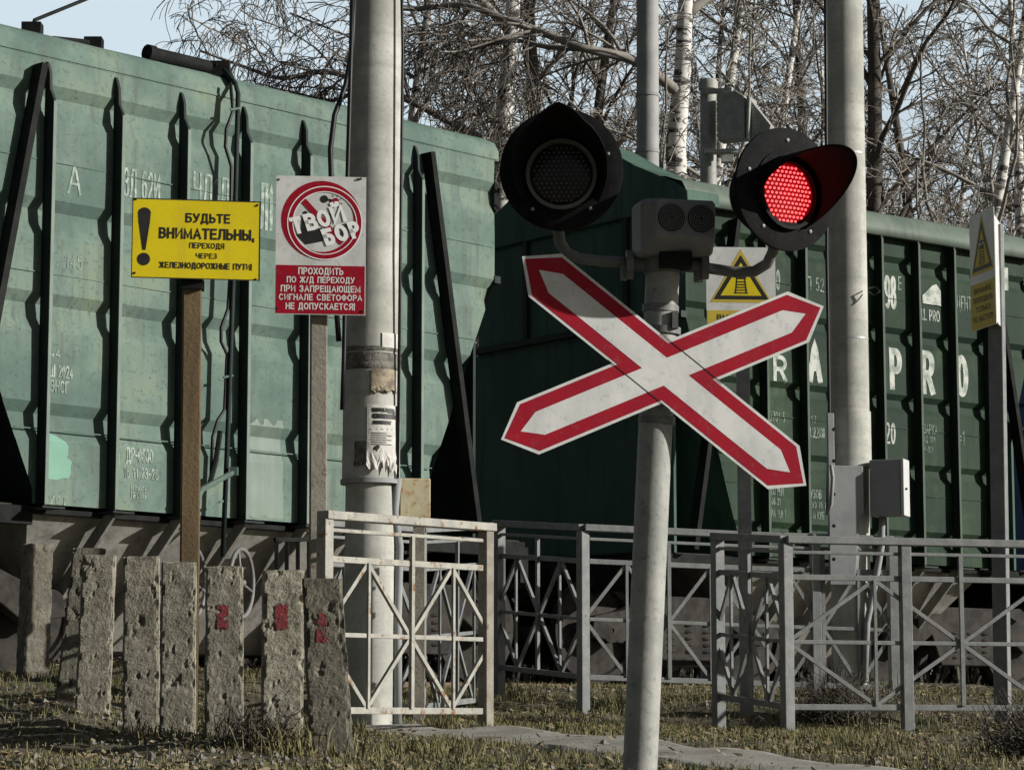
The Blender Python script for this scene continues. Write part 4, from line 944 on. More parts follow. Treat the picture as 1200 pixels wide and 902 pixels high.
b = MB(); ring(b, fr, *q(380.5, 260.5), 43.6 * s1, 44.8 * s1, .0026, 60); ring(b, fr, *q(380.5, 260.5), 37.4 * s1, 38.4 * s1, .0026, 60)
for i, (ch, x0, x1, ym) in enumerate((('Т', 340.5, 354, 264), ('В', 356.5, 371, 259.5), ('О', 371.5, 386.5, 255), ('Й', 387.5, 404, 249.5))):
    hh_ = 10.5; yy = ym
    write(b, fr, ch, q(x0, 0)[0], q(x1, 0)[0], q(0, yy + hh_)[1], q(0, yy - hh_)[1], .0034, .045, slant=-.12, rot=R(12))
for ch, x0, x1, ym in (('Б', 378.5, 391.5, 277), ('О', 392.5, 407.5, 272), ('Р', 409.5, 422, 268)):
    write(b, fr, ch, q(x0, 0)[0], q(x1, 0)[0], q(0, ym + 10.5)[1], q(0, ym - 10.5)[1], .0036, .05, slant=-.12, rot=R(14))
b.build('sticker_lettering', M['sticker_white'], t)
b = MB()
for (x, y) in ((325, 209), (423, 206), (420, 206.5), (325, 364), (426, 366)): b.lathe([(.006, 0), (.005, .004), (.001, .005)], fr.p(*q(x, y), .002), fr.n, 10)
b.build('screws', M['sign_dark'], t)
b = MB(); b.beam(P(374, 215, 12.36), foot - Vector((0, 0, .3)), .082, .06, (1, .15, 0)); b.build('post', M['grey_rust_post'], t, bevel=.006)

# two rail-hazard signs
def hazard(fr, w, h, label, postfn, dull, backplate=None):
    foot = postfn(None)
    t = thing('hazard_sign', label, 'sign', (foot.x, foot.y, gz(foot.x, foot.y)))
    k = .045 if not dull else .01
    pts = [(-w / 2, -h / 2), (w / 2, -h / 2), (w / 2, h / 2 - k), (w / 2 - k * .9, h / 2), (-w / 2 + k * .9, h / 2), (-w / 2, h / 2 - k)]
    b = MB(); b.plate(pts, fr, -.004, 0); b.build('panel', M['sign_white'], t)
    b = MB(); yb = h / 2 - h * .605
    flat(b, fr, [(-w / 2 + .004, -h / 2 + .004), (w / 2 - .004, -h / 2 + .004), (w / 2 - .004, yb), (-w / 2 + .004, yb)], .0012); b.build('yellow_field', M['dull_yellow'], t)
    top = h / 2 - h * .075; bot = h / 2 - h * .50; tw = w * .40
    b = MB(); flat(b, fr, [(-tw * 1.12, bot - .018), (tw * 1.12, bot - .018), (0, top + .035)], .0010); b.build('yellow_margin', M['dull_yellow'], t)
    b = MB(); flat(b, fr, [(-tw, bot), (tw, bot), (0, top)], .0014); b.build('black_triangle', M['sign_dark'], t)
    i = .74; cy_ = bot + (top - bot) / 3
    b = MB(); flat(b, fr, [(-tw * i, cy_ + (bot - cy_) * i), (tw * i, cy_ + (bot - cy_) * i), (0, cy_ + (top - cy_) * i)], .0018); b.build('yellow_triangle', M['sign_yellow'] if not dull else M['dull_yellow'], t)
    b = MB(); zb = bot + .035
    for m_ in range(5):
        ww = .042 - .004 * m_; zz_ = zb + m_ * .0165; flat(b, fr, [(-ww, zz_), (ww, zz_), (ww - .002, zz_ + .007), (-ww + .002, zz_ + .007)], .0026)
    for sg in (-1, 1): flat(b, fr, [(sg * .036, zb), (sg * .030, zb), (sg * .020, zb + .09), (sg * .026, zb + .09)][::sg], .0030)
    flat(b, fr, [(-.03, zb + .085), (.03, zb + .085), (.03, zb + .135), (-.03, zb + .135)], .0022)
    b.build('train_symbol', M['sign_dark'], t)
    b = MB()
    for sx in (-.018, .018):
        flat(b, fr, [(sx - .008, zb + .108), (sx + .008, zb + .108), (sx + .008, zb + .124), (sx - .008, zb + .124)], .0034)
    b.build('symbol_windows', M['letter_white'], t)
    b = MB(); hh_ = yb + h / 2
    for n_, (tx, f_) in enumerate((('ВНИМАНИЕ', .70), ('ПЕРЕХОДИТЬ', .78), ('ТОЛЬКО', .60), ('ПО НАСТИЛУ', .80))):
        yc = yb - hh_ * (.16 + .205 * n_); write(b, fr, tx, -w * f_ / 2, w * f_ / 2, yc - hh_ * .062, yc + hh_ * .062, .0024, .02)
    b.build('lettering', M['sign_dark'], t)
    return t
fr = yaw_frame(P(868.5, 288 + 63, 14.8), 4); s1 = px(14.8)
t = hazard(fr, 83 * s1, 126 * s1, 'white and yellow rail hazard sign behind the crossbuck arm', lambda _: P(869, 850, 14.88), False)
b = MB(); pp = P(869, 300, 14.87); b.beam(pp, Vector((pp.x, pp.y, gz(pp.x, pp.y) - .2)), .072, .06, (1, .1, 0)); b.build('post', M['fence_grey'], t, bevel=.005)

Yr = 14.5; cL, cR = P(1137, 318, Yr + .16), P(1166, 314, Yr - .16); u_ = cR - cL; u_.z = 0
fr = Frame((cL + cR) / 2, u_)
pp = P(1170, 420, Yr + .05)
t = hazard(fr, u_.length, 140 * px(Yr), 'narrow looking white and yellow hazard sign at the right edge', lambda _: pp, True)
b = MB(); u2 = Vector((.10, .32, 0)); f2 = Frame(cR + Vector((.006, .006, 0)) , u2); hh = 64 * px(Yr)
b.plate([(0, -hh), (.30, -hh), (.30, hh), (0, hh)], f2, -.012, 0); b.build('second_panel', M['sign_white'], t, bevel=.003)
b = MB(); b.beam(Vector((pp.x, pp.y, P(1170, 262, Yr).z)), Vector((P(1177, 850, Yr).x, pp.y, gz(pp.x, pp.y) - .2)), .085, .07, (.9, -.45, 0)); b.build('post', M['fence_grey'], t, bevel=.005)

# ------------------------------------------------------------------ pedestrian barrier fences
def fence_run(label, segs, mname, name='barrier_fence'):
    """segs: list of (x0, ycap0, ybot0, Y0, x1, ycap1, ybot1, Y1, diamonds, posts) in photo pixels and depths"""
    p0 = P(segs[0][0], segs[0][2], segs[0][3])
    t = thing(name, label, 'fence', (p0.x, p0.y, gz(p0.x, p0.y)), 0, 'welded pedestrian barrier fences')
    for (x0, c0, b0, Y0, x1, c1, b1, Y1, nd, posts) in segs:
        T0, T1, B0, B1 = P(x0, c0, Y0), P(x1, c1, Y1), P(x0, b0, Y0), P(x1, b1, Y1)
        T1 = Vector((T1.x, T1.y, T1.z)); up_ = Vector((0, 0, 1)); B0.xy = T0.xy; B1.xy = T1.xy
        run = (T1 - T0); run.z = 0; run.normalize(); nn = run.cross(up_)
        def q(s, h): return (B0.lerp(B1, s)).lerp(T0.lerp(T1, s), h)
        m = M[mname]
        b = MB(); b.beam(q(0, 1), q(1, 1), .075, .040, nn); b.build('handrail', m, t, bevel=.004)
        for h, w in ((.925, .018), (.775, .030), (.387, .022), (0, .032)):
            b = MB(); b.beam(q(0.0, h), q(1.0, h), .022, w, nn); b.build('rail', m, t, bevel=.003)
        b = MB()
        for k in range(nd):
            a, c, d_ = k / nd, (k + .5) / nd, (k + 1) / nd; dp = nn * .012
            for s0, h0, s1_, h1 in ((a, .387, c, .765), (c, .765, d_, .387), (d_, .387, c, .012), (c, .012, a, .387)):
                b.beam(q(s0, h0), q(s1_, h1), .018, .020, nn)
            b.beam(q(c, .012) + dp, q(c, .765) + dp, .014, .016, nn)
            if k: b.beam(q(a, .012) + dp, q(a, .92) + dp, .02, .022, nn)
        b.build('lattice', m, t)
        for s in posts:
            tp = q(s, 1) - up_ * .02; 
            b = MB(); b.beam(Vector((tp.x, tp.y, gz(tp.x, tp.y) - .15)), tp, .058, .058, nn); b.build('post', m if s < .9 or mname != 'fence' else M['grey_rust_post'], t, bevel=.004)
    return t
fence_run('white lattice fence standing right of the concrete stubs', [(378, 603, 832, 11.95, 576, 618, 833, 12.95, 2, (0.015, .965))], 'fence')
fence_run('rusty grey lattice fence half hidden behind the white fence', [(372, 612, 826, 13.75, 492, 620, 828, 14.2, 2, (0, 1)), (492, 620, 828, 14.2, 572, 616, 818, 15.4, 2, (1,))], 'fence_grey')
fence_run('long grey lattice fence with rusty handrail behind the signal pole', [(582, 613, 781, 15.9, 684, 618, 793, 15.15, 2, (0.03, .99)), (684, 618, 793, 15.15, 880, 627, 800, 15.4, 2, ()), (880, 627, 800, 15.4, 1045, 632, 806, 15.55, 2, (.45, 1.0))], 'fence_grey')
fence_run('grey lattice fence turning a corner in front of the cabinet pole', [(838, 628, 815, 14.25, 921, 632, 828, 13.6, 2, (0.03, .99)), (921, 632, 828, 13.6, 1321, 640, 830, 14.0, 2, (.34, 1))], 'fence_grey')

# rusty junction box on a post behind the white fence
t0 = P(489, 850, 13.45)
t = thing('track_box', 'rusty cream metal box on a post above the white fence', 'box', (t0.x, t0.y, gz(t0.x, t0.y)))
f_ = yaw_frame(P(488, 586, 13.4), 12)
b = MB(); s1 = px(13.4); b.plate([(-20 * s1, -26 * s1), (17 * s1, -26 * s1), (17 * s1, 26 * s1), (-20 * s1, 26 * s1)], f_, -.12, 0); b.build('case', M['rust_box'], t, bevel=.006)
b = MB(); b.beam(P(491, 612, 13.46), Vector((P(491, 850, 13.46).x, 13.46, gz(t0.x, t0.y) - .1)), .06, .06, (1, 0, 0)); b.build('post', M['grey_rust_post'], t)

# ------------------------------------------------------------------ concrete stubs
def stub(x0, y0, w0, x1, y1, w1, Y, yaw, label, seed, dep=.10, red=None, mname='rough'):
    ft = P(x1, y1, Y); zf = gz(ft.x, ft.y); tp = P(x0, y0, Y)
    t = thing('concrete_stub', label, 'concrete post', (ft.x, ft.y, zf), 0, 'concrete stubs in a row left of the fence')
    a = R(yaw); u = Vector((math.cos(a), math.sin(a), 0)); v = Vector((-math.sin(a), math.cos(a), 0))
    bot = Vector((ft.x, ft.y, zf - .15)); n_ = 84; m_ = 16
    b = MB(); vs = []; fs = []
    ringn = 4 * m_
    for i in range(n_ + 1):
        s = i / n_; c = bot.lerp(tp, s); w = (w1 + (w0 - w1) * s) * px(Y); d_ = dep
        for k in range(ringn):
            sd, f_ = divmod(k, m_); f_ = f_ / m_ * 2 - 1
            x, y = [(f_, -1), (1, f_), (-f_, 1), (-1, -f_)][sd]
            e = .93 if abs(abs(x) - 1) < .02 and abs(abs(y) - 1) < .02 else 1
            p = c + u * (x * w / 2 * e) + v * (y * d_ / 2 * e)
            nv = noise.noise_vector(p * 48 + Vector((seed * 7, 0, 0))) * .0020 + noise.noise_vector(p * 9 + Vector((0, seed * 5, 0))) * .0035 + noise.noise_vector(p * 130) * .0016
            ed = max(abs(x), abs(y)); cr = min(abs(x), abs(y))
            if cr > .82: nv = nv - (u * x + v * y) * max(0, noise.noise(p * 22 + Vector((seed, 0, 3))) - .05) * .030        # chipped arrises
            pit = noise.noise(Vector((p.x * 30, p.y * 30, p.z * 18)) + Vector((0, 0, seed * 3))) + .35 * noise.noise(p * 75) - .40
            if pit > 0: nv = nv - (u * x + v * y) * pit * .026
            if i == n_: nv.z *= 2
            vs.append(p + nv)
    for i in range(n_):
        for k in range(ringn):
            k2 = (k + 1) % ringn; fs.append((i * ringn + k, i * ringn + k2, (i + 1) * ringn + k2, (i + 1) * ringn + k))
    top = n_ * ringn; cc = len(vs); vs.append(tp + Vector((0, 0, .004)))
    for k in range(ringn): fs.append((top + k, top + (k + 1) % ringn, cc))
    b.add(vs, fs); b.build('shaft', M[mname], t)
    if red:
        rx0, ry0, rx1, ry1 = red; b = MB(); yy = Y - dep / 2 - .012; vs = []; fs = []; k = 8
        fr_ = None
        k = 22; o_ = Vector((0, 0, EYE)); fc = ft.lerp(tp, .6) - v * (dep / 2 + .0025)
        def onface(i, j):
            d_ = P(rx0 + (rx1 - rx0) * i / k, ry0 + (ry1 - ry0) * j / k, 1.0) - o_; pp_ = o_ + d_ * ((fc - o_).dot(v) / d_.dot(v)); return pp_ + noise.noise_vector(pp_ * 48) * .0012
        for i in range(k):
            for j in range(k):
                e_ = min(i, k - 1 - i, j, k - 1 - j); c_ = onface(i + .5, j + .5)
                if noise.noise(c_ * 60) * 2.2 > e_ - .2 + .3 or noise.noise(c_ * 34 + Vector((5, 0, 0))) > .30: continue
                z_ = len(vs); vs += [onface(i, j), onface(i + 1, j), onface(i + 1, j + 1), onface(i, j + 1)]; fs.append((z_, z_ + 1, z_ + 2, z_ + 3))
        b.add(vs, fs); b.build('red_mark', M['red_faded'], t)
    return t
stub(44, 638, 32, 37, 795, 34, 13.8, 38, 'lone dark concrete stub at the left edge with a bright lit side', 1, .10, None, 'rough_shade')
stub(105, 643, 38, 82, 820, 40, 12.6, 8, 'leaning concrete stub half hidden behind another at the left', 2, .10, None, 'rough_shade')
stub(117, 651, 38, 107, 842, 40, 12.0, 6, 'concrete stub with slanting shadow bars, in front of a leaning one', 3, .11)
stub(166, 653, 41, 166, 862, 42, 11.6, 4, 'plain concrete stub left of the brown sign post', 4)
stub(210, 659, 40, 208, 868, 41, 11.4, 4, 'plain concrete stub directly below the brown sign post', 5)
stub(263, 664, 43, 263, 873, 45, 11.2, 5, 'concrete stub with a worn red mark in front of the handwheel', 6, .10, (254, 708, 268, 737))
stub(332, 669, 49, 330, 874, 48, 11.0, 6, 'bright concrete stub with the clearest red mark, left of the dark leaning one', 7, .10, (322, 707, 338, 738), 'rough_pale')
stub(377, 679, 46, 392, 900, 52, 10.7, 4, 'dark leaning concrete stub touching the white fence, with a faint red mark', 8, .10, (371, 718, 383, 752), 'rough_shade')

# ------------------------------------------------------------------ trees
def tree_proto(seed, H, r0, weep=.5, nl=26, lean=0.0, white=True):
    r_ = random.Random(seed); trunk = MB(); crown = MB()
    pts = []; a0 = r_.uniform(0, 6.28); n = 16
    for i in range(n + 1):
        s = i / n
        pts.append(Vector((lean * H * s * s * .6 + .18 * math.sin(a0 + s * 5) * s * 2, .18 * math.cos(a0 * 2 + s * 4) * s * 2, H * s)))
    rad = [max(.012, r0 * (1 - i / n) ** .85 + .012) for i in range(n + 1)]
    trunk.tube(pts, rad, 9)
    def at(s):
        k = s * n; i = min(int(k), n - 1); return pts[i].lerp(pts[i + 1], k - i), rad[i] + (rad[i + 1] - rad[i]) * (k - i)
    limbs = MB()
    def branch(p, d, L, r, lvl):
        k = (8, 6, 4)[lvl]; q = [p.copy()]; dd = d.copy(); st = L / k
        for i in range(k):
            j = Vector((r_.uniform(-1, 1), r_.uniform(-1, 1), r_.uniform(-1, 1))) * (.22, .26, .22)[lvl]
            g_ = (.10 - .20 * i / k, .05 - weep * .35 * i / k, -weep * .30)[lvl]
            dd = (dd + j + Vector((0, 0, g_))).normalized(); p = p + dd * st; q.append(p.copy())
        rr = [max(r * (1 - .78 * i / k), (.017, .0088, .0064)[lvl]) for i in range(k + 1)]
        (limbs if lvl == 0 else crown).tube(q, rr, (6, 4, 3)[lvl], cap=False)
        if lvl == 2: return
        nn = (r_.randint(9, 13), r_.randint(8, 11))[lvl]
        for m in range(nn):
            s = r_.uniform(.18, 1.0); kk = s * k; i = min(int(kk), k - 1); b0 = q[i].lerp(q[i + 1], kk - i); dv = (q[i + 1] - q[i]).normalized()
            rnd = Vector((r_.gauss(0, 1), r_.gauss(0, 1), r_.gauss(0, 1) * .6)); side = (rnd - dv * rnd.dot(dv)).normalized()
            nd = (dv * .75 + side * r_.uniform(.5, 1.0)).normalized()
            branch(b0, nd, L * (.30, .42)[lvl] * r_.uniform(.6, 1.25) * (1.1 - .3 * s), rr[i] * (.5, .55)[lvl], lvl + 1)
    for m in range(nl):
        s = .16 + .82 * (m + r_.random()) / nl; p, rt = at(s); az = m * 2.4 + r_.uniform(-.5, .5); el = R(r_.uniform(25, 58))
        d = Vector((math.cos(az) * math.cos(el), math.sin(az) * math.cos(el), math.sin(el)))
        L = (H * .34) * (1.12 - s * .85) * r_.uniform(.7, 1.2); branch(p, d, L, max(.02, rt * .42), 0)
    return trunk, limbs, crown
PROTO = []
def protos():
    for sd, H, r0, weep, nl, ln, bark, tw in ((11, 15, .17, .8, 28, .05, 'bark', 'twig'), (23, 16.5, .20, .5, 30, -.08, 'bark_dark', 'twig2'), (37, 14, .14, .9, 26, .16, 'bark', 'twig2'), (51, 17, .22, .4, 32, .02, 'bark_dark', 'twig'), (67, 13.5, .15, .7, 28, -.14, 'bark', 'twig')):
        tr, li, cr = tree_proto(sd, H, r0, weep, nl, ln)
        t = thing('birch_tree', 'x', 'tree', (0, 0, 0)); 
        PROTO.append((t, [tr.build('trunk', M[bark], t, smooth='all'), li.build('limbs', M[bark if bark == 'bark_dark' else 'twig2'], t, smooth='all'), cr.build('twigs', M[tw], t)]))
protos()
used = set()
def place_tree(k, xpx, Y, rot, sc, label, cat='tree'):
    t, parts = PROTO[k]; p = P(xpx, 800, Y); z = gz(p.x, p.y) - .1
    if k not in used: used.add(k); o = t
    else:
        o = t.copy(); COL.objects.link(o)
        for c in parts: d = c.copy(); COL.objects.link(d); d.parent = o
    o.location = (p.x, p.y, z); o.rotation_euler = (0, 0, rot); o.scale = (sc, sc, sc); o['label'] = label; o['group'] = 'bare trees behind the train'; return o
BT = 'bare leafless tree in the dense stand behind the freight wagons'
tl = [(0, 470, 40, .3, 1.0, 'drooping bare birch nearest the open sky at upper left'), (3, 640, 42, 1.2, 1.0, BT), (1, 690, 46, 2.2, 1.0, BT),
      (2, 800, 38, .2, 1.05, 'white barked birch rising just right of the steel mast'), (4, 905, 44, 4.0, 1.1, BT), (3, 1030, 41, 2.8, 1.0, 'thick dark tree trunk just right of the right concrete pole'), (2, 1140, 41, -.1, 1.1, 'leaning white birch above the narrow hazard sign at right'),
      (0, 1210, 47, 2, 1.1, BT), (1, 960, 52, .8, 1.05, BT), (4, 560, 50, 1.9, 1.05, BT), (0, 740, 56, 3.6, 1.1, BT), (3, 860, 60, .5, 1.1, BT), (1, 1080, 58, 5.0, 1.15, BT), (2, 620, 62, 2.5, 1.2, BT), (4, 1180, 62, 1.0, 1.25, BT), (0, 1000, 66, 4.4, 1.2, BT), (1, 500, 60, 3.0, 1.0, BT),
      (3, 1290, 52, 3.3, 1.1, BT), (2, 770, 70, 1.4, 1.3, BT), (4, 900, 74, 2.2, 1.35, BT), (0, 1120, 76, .6, 1.4, BT), (1, 660, 76, 4.1, 1.3, BT), (3, 560, 80, 5.2, 1.2, BT), (2, 1260, 80, 2.9, 1.4, BT), (1, 1360, 66, 1.9, 1.2, BT), (4, 1030, 84, 3.9, 1.45, BT)]
for a in tl: place_tree(*a)

# two old trees whose long limbs reach left over the wagons
def limb_tree(label, trunk_px, Y, limbs_px, r0, seed, weep):
    r_ = random.Random(seed); f = P(trunk_px[-1][0], 800, Y); z = gz(f.x, f.y) - .1
    t = thing('birch_tree', label, 'tree', (f.x, f.y, z), 0, 'bare trees behind the train')
    pts = [P(x, y, Y) for x, y in trunk_px] + [Vector((f.x, f.y, z))]; n = len(pts); b = MB(); b.tube(pts, [r0 * (.35 + .65 * i / (n - 1)) for i in range(n)], 10); b.build('trunk', M['bark'], t, smooth='all')
    lb, tw = MB(), MB()
    for lp, ra, rb in limbs_px:
        q = [P(x, y, Y + dy) for x, y, dy in lp]; fine = []
        for i in range(len(q) - 1):
            for k in range(4):
                a = q[max(i - 1, 0)]; b0, c, d = q[i], q[i + 1], q[min(i + 2, len(q) - 1)]; u = k / 4
                fine.append(.5 * ((2 * b0) + (c - a) * u + (2 * a - 5 * b0 + 4 * c - d) * u * u + (3 * b0 - a - 3 * c + d) * u ** 3))
        fine.append(q[-1]); m = len(fine); rr = [ra + (rb - ra) * i / (m - 1) for i in range(m)]; lb.tube(fine, rr, 8)
        def sub(p, d, L, r, lvl):
            k = (7, 5, 4)[lvl]; w = [p.copy()]; dd = d.copy()
            for i in range(k):
                dd = (dd + Vector((r_.uniform(-.25, .25), r_.uniform(-.25, .25), r_.uniform(-.2, .2) - weep * (.04, .22, .35)[lvl]))).normalized(); p = p + dd * (L / k); w.append(p.copy())
            ws = [max(r * (1 - .75 * i / k), (.013, .0075, .0055)[lvl]) for i in range(k + 1)]; (lb if lvl == 0 else tw).tube(w, ws, (5, 4, 3)[lvl], cap=False)
            if lvl == 2: return
            for _ in range((9, 7)[lvl]):
                u = r_.uniform(.15, 1) * k; i = min(int(u), k - 1); dv = (w[i + 1] - w[i]).normalized(); rn = Vector((r_.gauss(0, 1), r_.gauss(0, 1), r_.gauss(0, .8))); sd = (rn - dv * rn.dot(dv)).normalized()
                sub(w[i].lerp(w[i + 1], u - i), (dv * .7 + sd * .8).normalized(), L * (.5, .6)[lvl] * r_.uniform(.6, 1.2), ws[i] * .55, lvl + 1)
        for _ in range(int(m * .5)):
            i = r_.randint(2, m - 2); dv = (fine[i + 1] - fine[i]).normalized(); rn = Vector((r_.gauss(0, 1), r_.gauss(0, .7), r_.gauss(.25, 1))); sd = (rn - dv * rn.dot(dv)).normalized()
            sub(fine[i], (dv * .6 + sd * .8).normalized(), r_.uniform(.9, 2.0), rr[i] * .45, 0)
    lb.build('limbs', M['twig2'], t, smooth='all'); tw.build('twigs', M['twig_dark'], t); return t
limb_tree('old birch with a long thick limb arching left above the signal lamps', [(800, -260), (806, -60), (800, 80), (792, 170), (796, 330)], 36.5,
          [([(797, 110, 0), (745, 72, -.5), (690, 58, -.8), (640, 40, -.8), (590, 22, -.6), (540, 6, -.4), (470, 10, 0), (400, -20, 0)], .085, .03), ([(690, 58, -.8), (640, 55, -.5), (600, 48, -.3), (540, 62, 0), (480, 92, .2)], .045, .02), ([(802, 20, 0), (880, -40, .4), (960, -60, .8)], .08, .03)], .20, 71, .5)
limb_tree('old drooping birch whose dark limb reaches the open sky above the pale wagon', [(612, -300), (606, -80), (598, 60), (590, 150), (588, 300)], 37.5,
          [([(594, 180, 0), (545, 152, -.3), (480, 118, -.4), (430, 98, -.4), (380, 84, -.3), (330, 92, -.1), (285, 78, 0), (235, 60, 0)], .075, .018), ([(430, 98, -.4), (390, 118, 0), (340, 108, .3), (300, 102, .3)], .04, .016), ([(600, 40, 0), (540, -20, 0), (460, -60, .3), (380, -70, .5), (300, -60, .6), (240, -40, .6)], .08, .02), ([(602, -40, 0), (520, -120, 0), (420, -160, .3), (330, -150, .5), (250, -120, .6)], .08, .02)], .19, 83, 1.0)

# ------------------------------------------------------------------ dense undergrowth of the wood
ur = random.Random(9); b = MB()
for _ in range(5200):
    x = ur.uniform(-14, 24); y = ur.uniform(36, 50); 
    p = Vector((x, y, gz(x, y) if _ % 40 == 0 else EYE + .05)); h = ur.uniform(2.2, 5.2); d = Vector((ur.uniform(-.5, .5), ur.uniform(-.3, .3), 1)).normalized()
    pts = [p]; st = h / 4
    for k in range(4): d = (d + Vector((ur.uniform(-.3, .3), ur.uniform(-.3, .3), ur.uniform(-.1, .1)))).normalized(); pts.append(pts[-1] + d * st)
    b.tube(pts, [.03, .024, .018, .012, .006], 3, cap=False)
    for m in range(6):
        i = ur.randint(1, 3); d2 = Vector((ur.uniform(-1, 1), ur.uniform(-1, 1), ur.uniform(-.1, .9))).normalized(); q = pts[i].lerp(pts[i + 1], ur.random()); b.tube([q, q + d2 * .5, q + (d2 + Vector((0, 0, .4))) * .9], [.014, .01, .006], 3, cap=False)
o = b.build('undergrowth', M['bark_dark']); tag(o, 'dark leafless undergrowth filling the wood behind the train', 'undergrowth', kind='stuff')

# ------------------------------------------------------------------ grass and litter
gr = random.Random(5); vs = []; fs = []
def blade(x, y, z, h, w, az, bend):
    c, s = math.cos(az), math.sin(az); lx, ly = gr.uniform(-1, 1) * bend, gr.uniform(-1, 1) * bend; k = len(vs)
    vs.extend([(x - c * w, y - s * w, z - .01), (x + c * w, y + s * w, z - .01), (x + c * w * .7 + lx * .35 * h, y + s * w * .7 + ly * .35 * h, z + h * .6), (x - c * w * .7 + lx * .35 * h, y - s * w * .7 + ly * .35 * h, z + h * .6), (x + lx * h, y + ly * h, z + h * (1 - .25 * bend))])
    fs.extend([(k, k + 1, k + 2, k + 3), (k + 3, k + 2, k + 4)])
N_ = 190000; rx = np.random.RandomState(3); X_ = rx.uniform(-3.6, 4.4, N_); Y_ = 8.2 + 9.6 * rx.uniform(0, 1, N_) ** .9
ok = np.abs(X_) < Y_ * .23 + .3; X_, Y_ = X_[ok], Y_[ok]; Z_ = ground_z(X_, Y_)
for x, y, z in zip(X_, Y_, Z_):
    dens = noise.noise(Vector((x * 1.6, y * 1.6, 7))) * .5 + .5
    left = x < -.6 and y < 11.8
    if gr.random() > (.30 + 1.1 * max(0, dens - .3)) * (.42 if x < -.75 and y < 12.6 else 1): continue
    if on_path(x, y): continue
    h = gr.uniform(.018, .062) * (.6 + dens * .9); blade(x, y, z + noise.noise(Vector((x * 3.2, y * 3.2, 0))) * .022, h, gr.uniform(.0011, .0028), gr.uniform(0, 3.14), gr.uniform(.3, 1.6))
for (cx, cy, Y, n_, hm) in ((345, 890, 10.6, 160, .17), (320, 885, 10.8, 120, .13), (390, 880, 10.9, 60, .12), (270, 880, 11.0, 60, .12), (210, 878, 11.2, 60, .10), (165, 870, 11.4, 50, .09), (990, 835, 14.6, 120, .13), (600, 800, 16, 60, .16), (700, 812, 15.6, 80, .12), (460, 885, 10.6, 120, .09), (520, 890, 10.3, 120, .09), (1190, 860, 11.5, 100, .10)):
    c = P(cx, cy, Y)
    for _ in range(n_):
        x, y = c.x + gr.gauss(0, .10), c.y + gr.gauss(0, .12); blade(x, y, gz(x, y), hm * gr.uniform(.4, 1.2), gr.uniform(.002, .0045), gr.uniform(0, 3.14), gr.uniform(.3, 1.2))
me = bpy.data.meshes.new('grass'); me.from_pydata(vs, [], fs); me.materials.append(M['grass']); o = bpy.data.objects.new('grass', me); COL.objects.link(o); tag(o, 'short dry and green grass on the verge around the fences', 'grass', kind='stuff')
vs = []; fs = []
for _ in range(14000):
    x, y = gr.uniform(-3.4, 4.2), gr.uniform(8.4, 18.0)
    if abs(x) > y * .23 + .2 or (on_path(x, y) and gr.random() < .7): continue
    z = gz(x, y) + gr.uniform(.004, .03); r_ = gr.uniform(.008, .022); a = gr.uniform(0, 6.28); k = len(vs); tl_ = Vector((gr.uniform(-.7, .7), gr.uniform(-.7, .7), 1)).normalized()
    e = tl_.orthogonal().normalized(); e = Matrix.Rotation(a, 3, tl_) @ e; f_ = tl_.cross(e); c = Vector((x, y, z))
    vs += [c - e * r_, c + f_ * r_ * .6, c + e * r_, c - f_ * r_ * .6]; fs.append((k, k + 1, k + 2, k + 3))
deb = MB(); dr = random.Random(31)
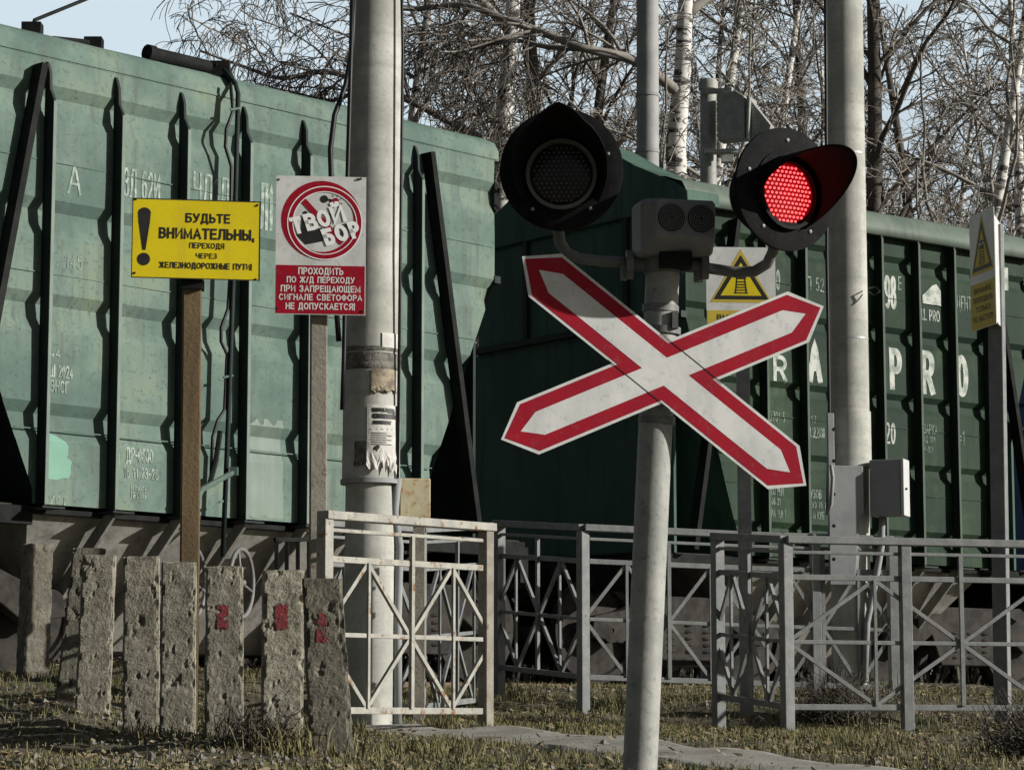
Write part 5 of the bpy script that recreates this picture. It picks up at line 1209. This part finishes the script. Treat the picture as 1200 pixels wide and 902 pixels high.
for _ in range(2600):
    x = dr.gauss(-1.5, .8) if _ % 3 else dr.uniform(-3.2, 3.4); y = dr.uniform(9.0, 13.6) if _ % 3 else dr.uniform(9, 17.5)
    if on_path(x, y) and dr.random() < .8: continue
    r_ = abs(dr.gauss(.006, .009)) + .004; z = gz(x, y) + r_ * .25
    vv = [Vector((dr.uniform(.6, 1) * a, dr.uniform(.6, 1) * b, dr.uniform(.4, .8) * c)) * r_ + Vector((x, y, z)) for a, b, c in ((1, 0, 0), (0, 1, 0), (-1, 0, 0), (0, -1, 0), (0, 0, 1), (0, 0, -1))]
    deb.add(vv, [(0, 1, 4), (1, 2, 4), (2, 3, 4), (3, 0, 4), (1, 0, 5), (2, 1, 5), (3, 2, 5), (0, 3, 5)])
o = deb.build('gravel', M['sleeper']); tag(o, 'small stones and crumbs of concrete on the bare soil', 'gravel', kind='stuff')
def bush(label, xpx, ypx, Y, h, n_, seed):
    r_ = random.Random(seed); c = P(xpx, ypx, Y); z = gz(c.x, c.y); t = thing('dry_bush', label, 'bush', (c.x, c.y, z)); b = MB()
    for _ in range(n_):
        p = Vector((c.x + r_.gauss(0, h * .30), c.y + r_.gauss(0, h * .25), z - .02)); d = Vector((r_.gauss(0, .55), r_.gauss(0, .55), 1)).normalized(); pts = [p]; L = h * r_.uniform(.5, 1.15)
        for k in range(4): d = (d + Vector((r_.gauss(0, .22), r_.gauss(0, .22), -.06 * k))).normalized(); pts.append(pts[-1] + d * L / 4)
        b.tube(pts, [.0035, .003, .0024, .0018, .001], 3, cap=False)
        for m_ in range(3):
            i = r_.randint(1, 3); e = Vector((r_.gauss(0, 1), r_.gauss(0, 1), r_.uniform(0, 1))).normalized(); b.tube([pts[i], pts[i] + e * L * .2, pts[i] + (e + Vector((0, 0, .3))) * L * .35], [.0024, .0016, .0009], 3, cap=False)
    b.build('stems', M['bark_dark'], t); return t
bush('dry dark tangle of stalks at the foot of the lattice fence before the cabinet pole', 985, 850, 14.6, .38, 170, 3)
bush('dry dark tuft added at the bottom right, mostly out of view, for its shadow', 1235, 912, 10.5, .36, 260, 4)  # added mostly out of view to darken the ground at lower right
bush('dry tuft of stalks at the feet of the concrete stubs with red marks', 300, 888, 10.75, .22, 110, 5)
me = bpy.data.meshes.new('fallen_leaves'); me.from_pydata([tuple(v) for v in vs], [], fs); me.materials.append(M['leaf']); o = bpy.data.objects.new('fallen_leaves', me); COL.objects.link(o); tag(o, 'dry fallen leaves and bits scattered over the grass', 'leaves', kind='stuff')
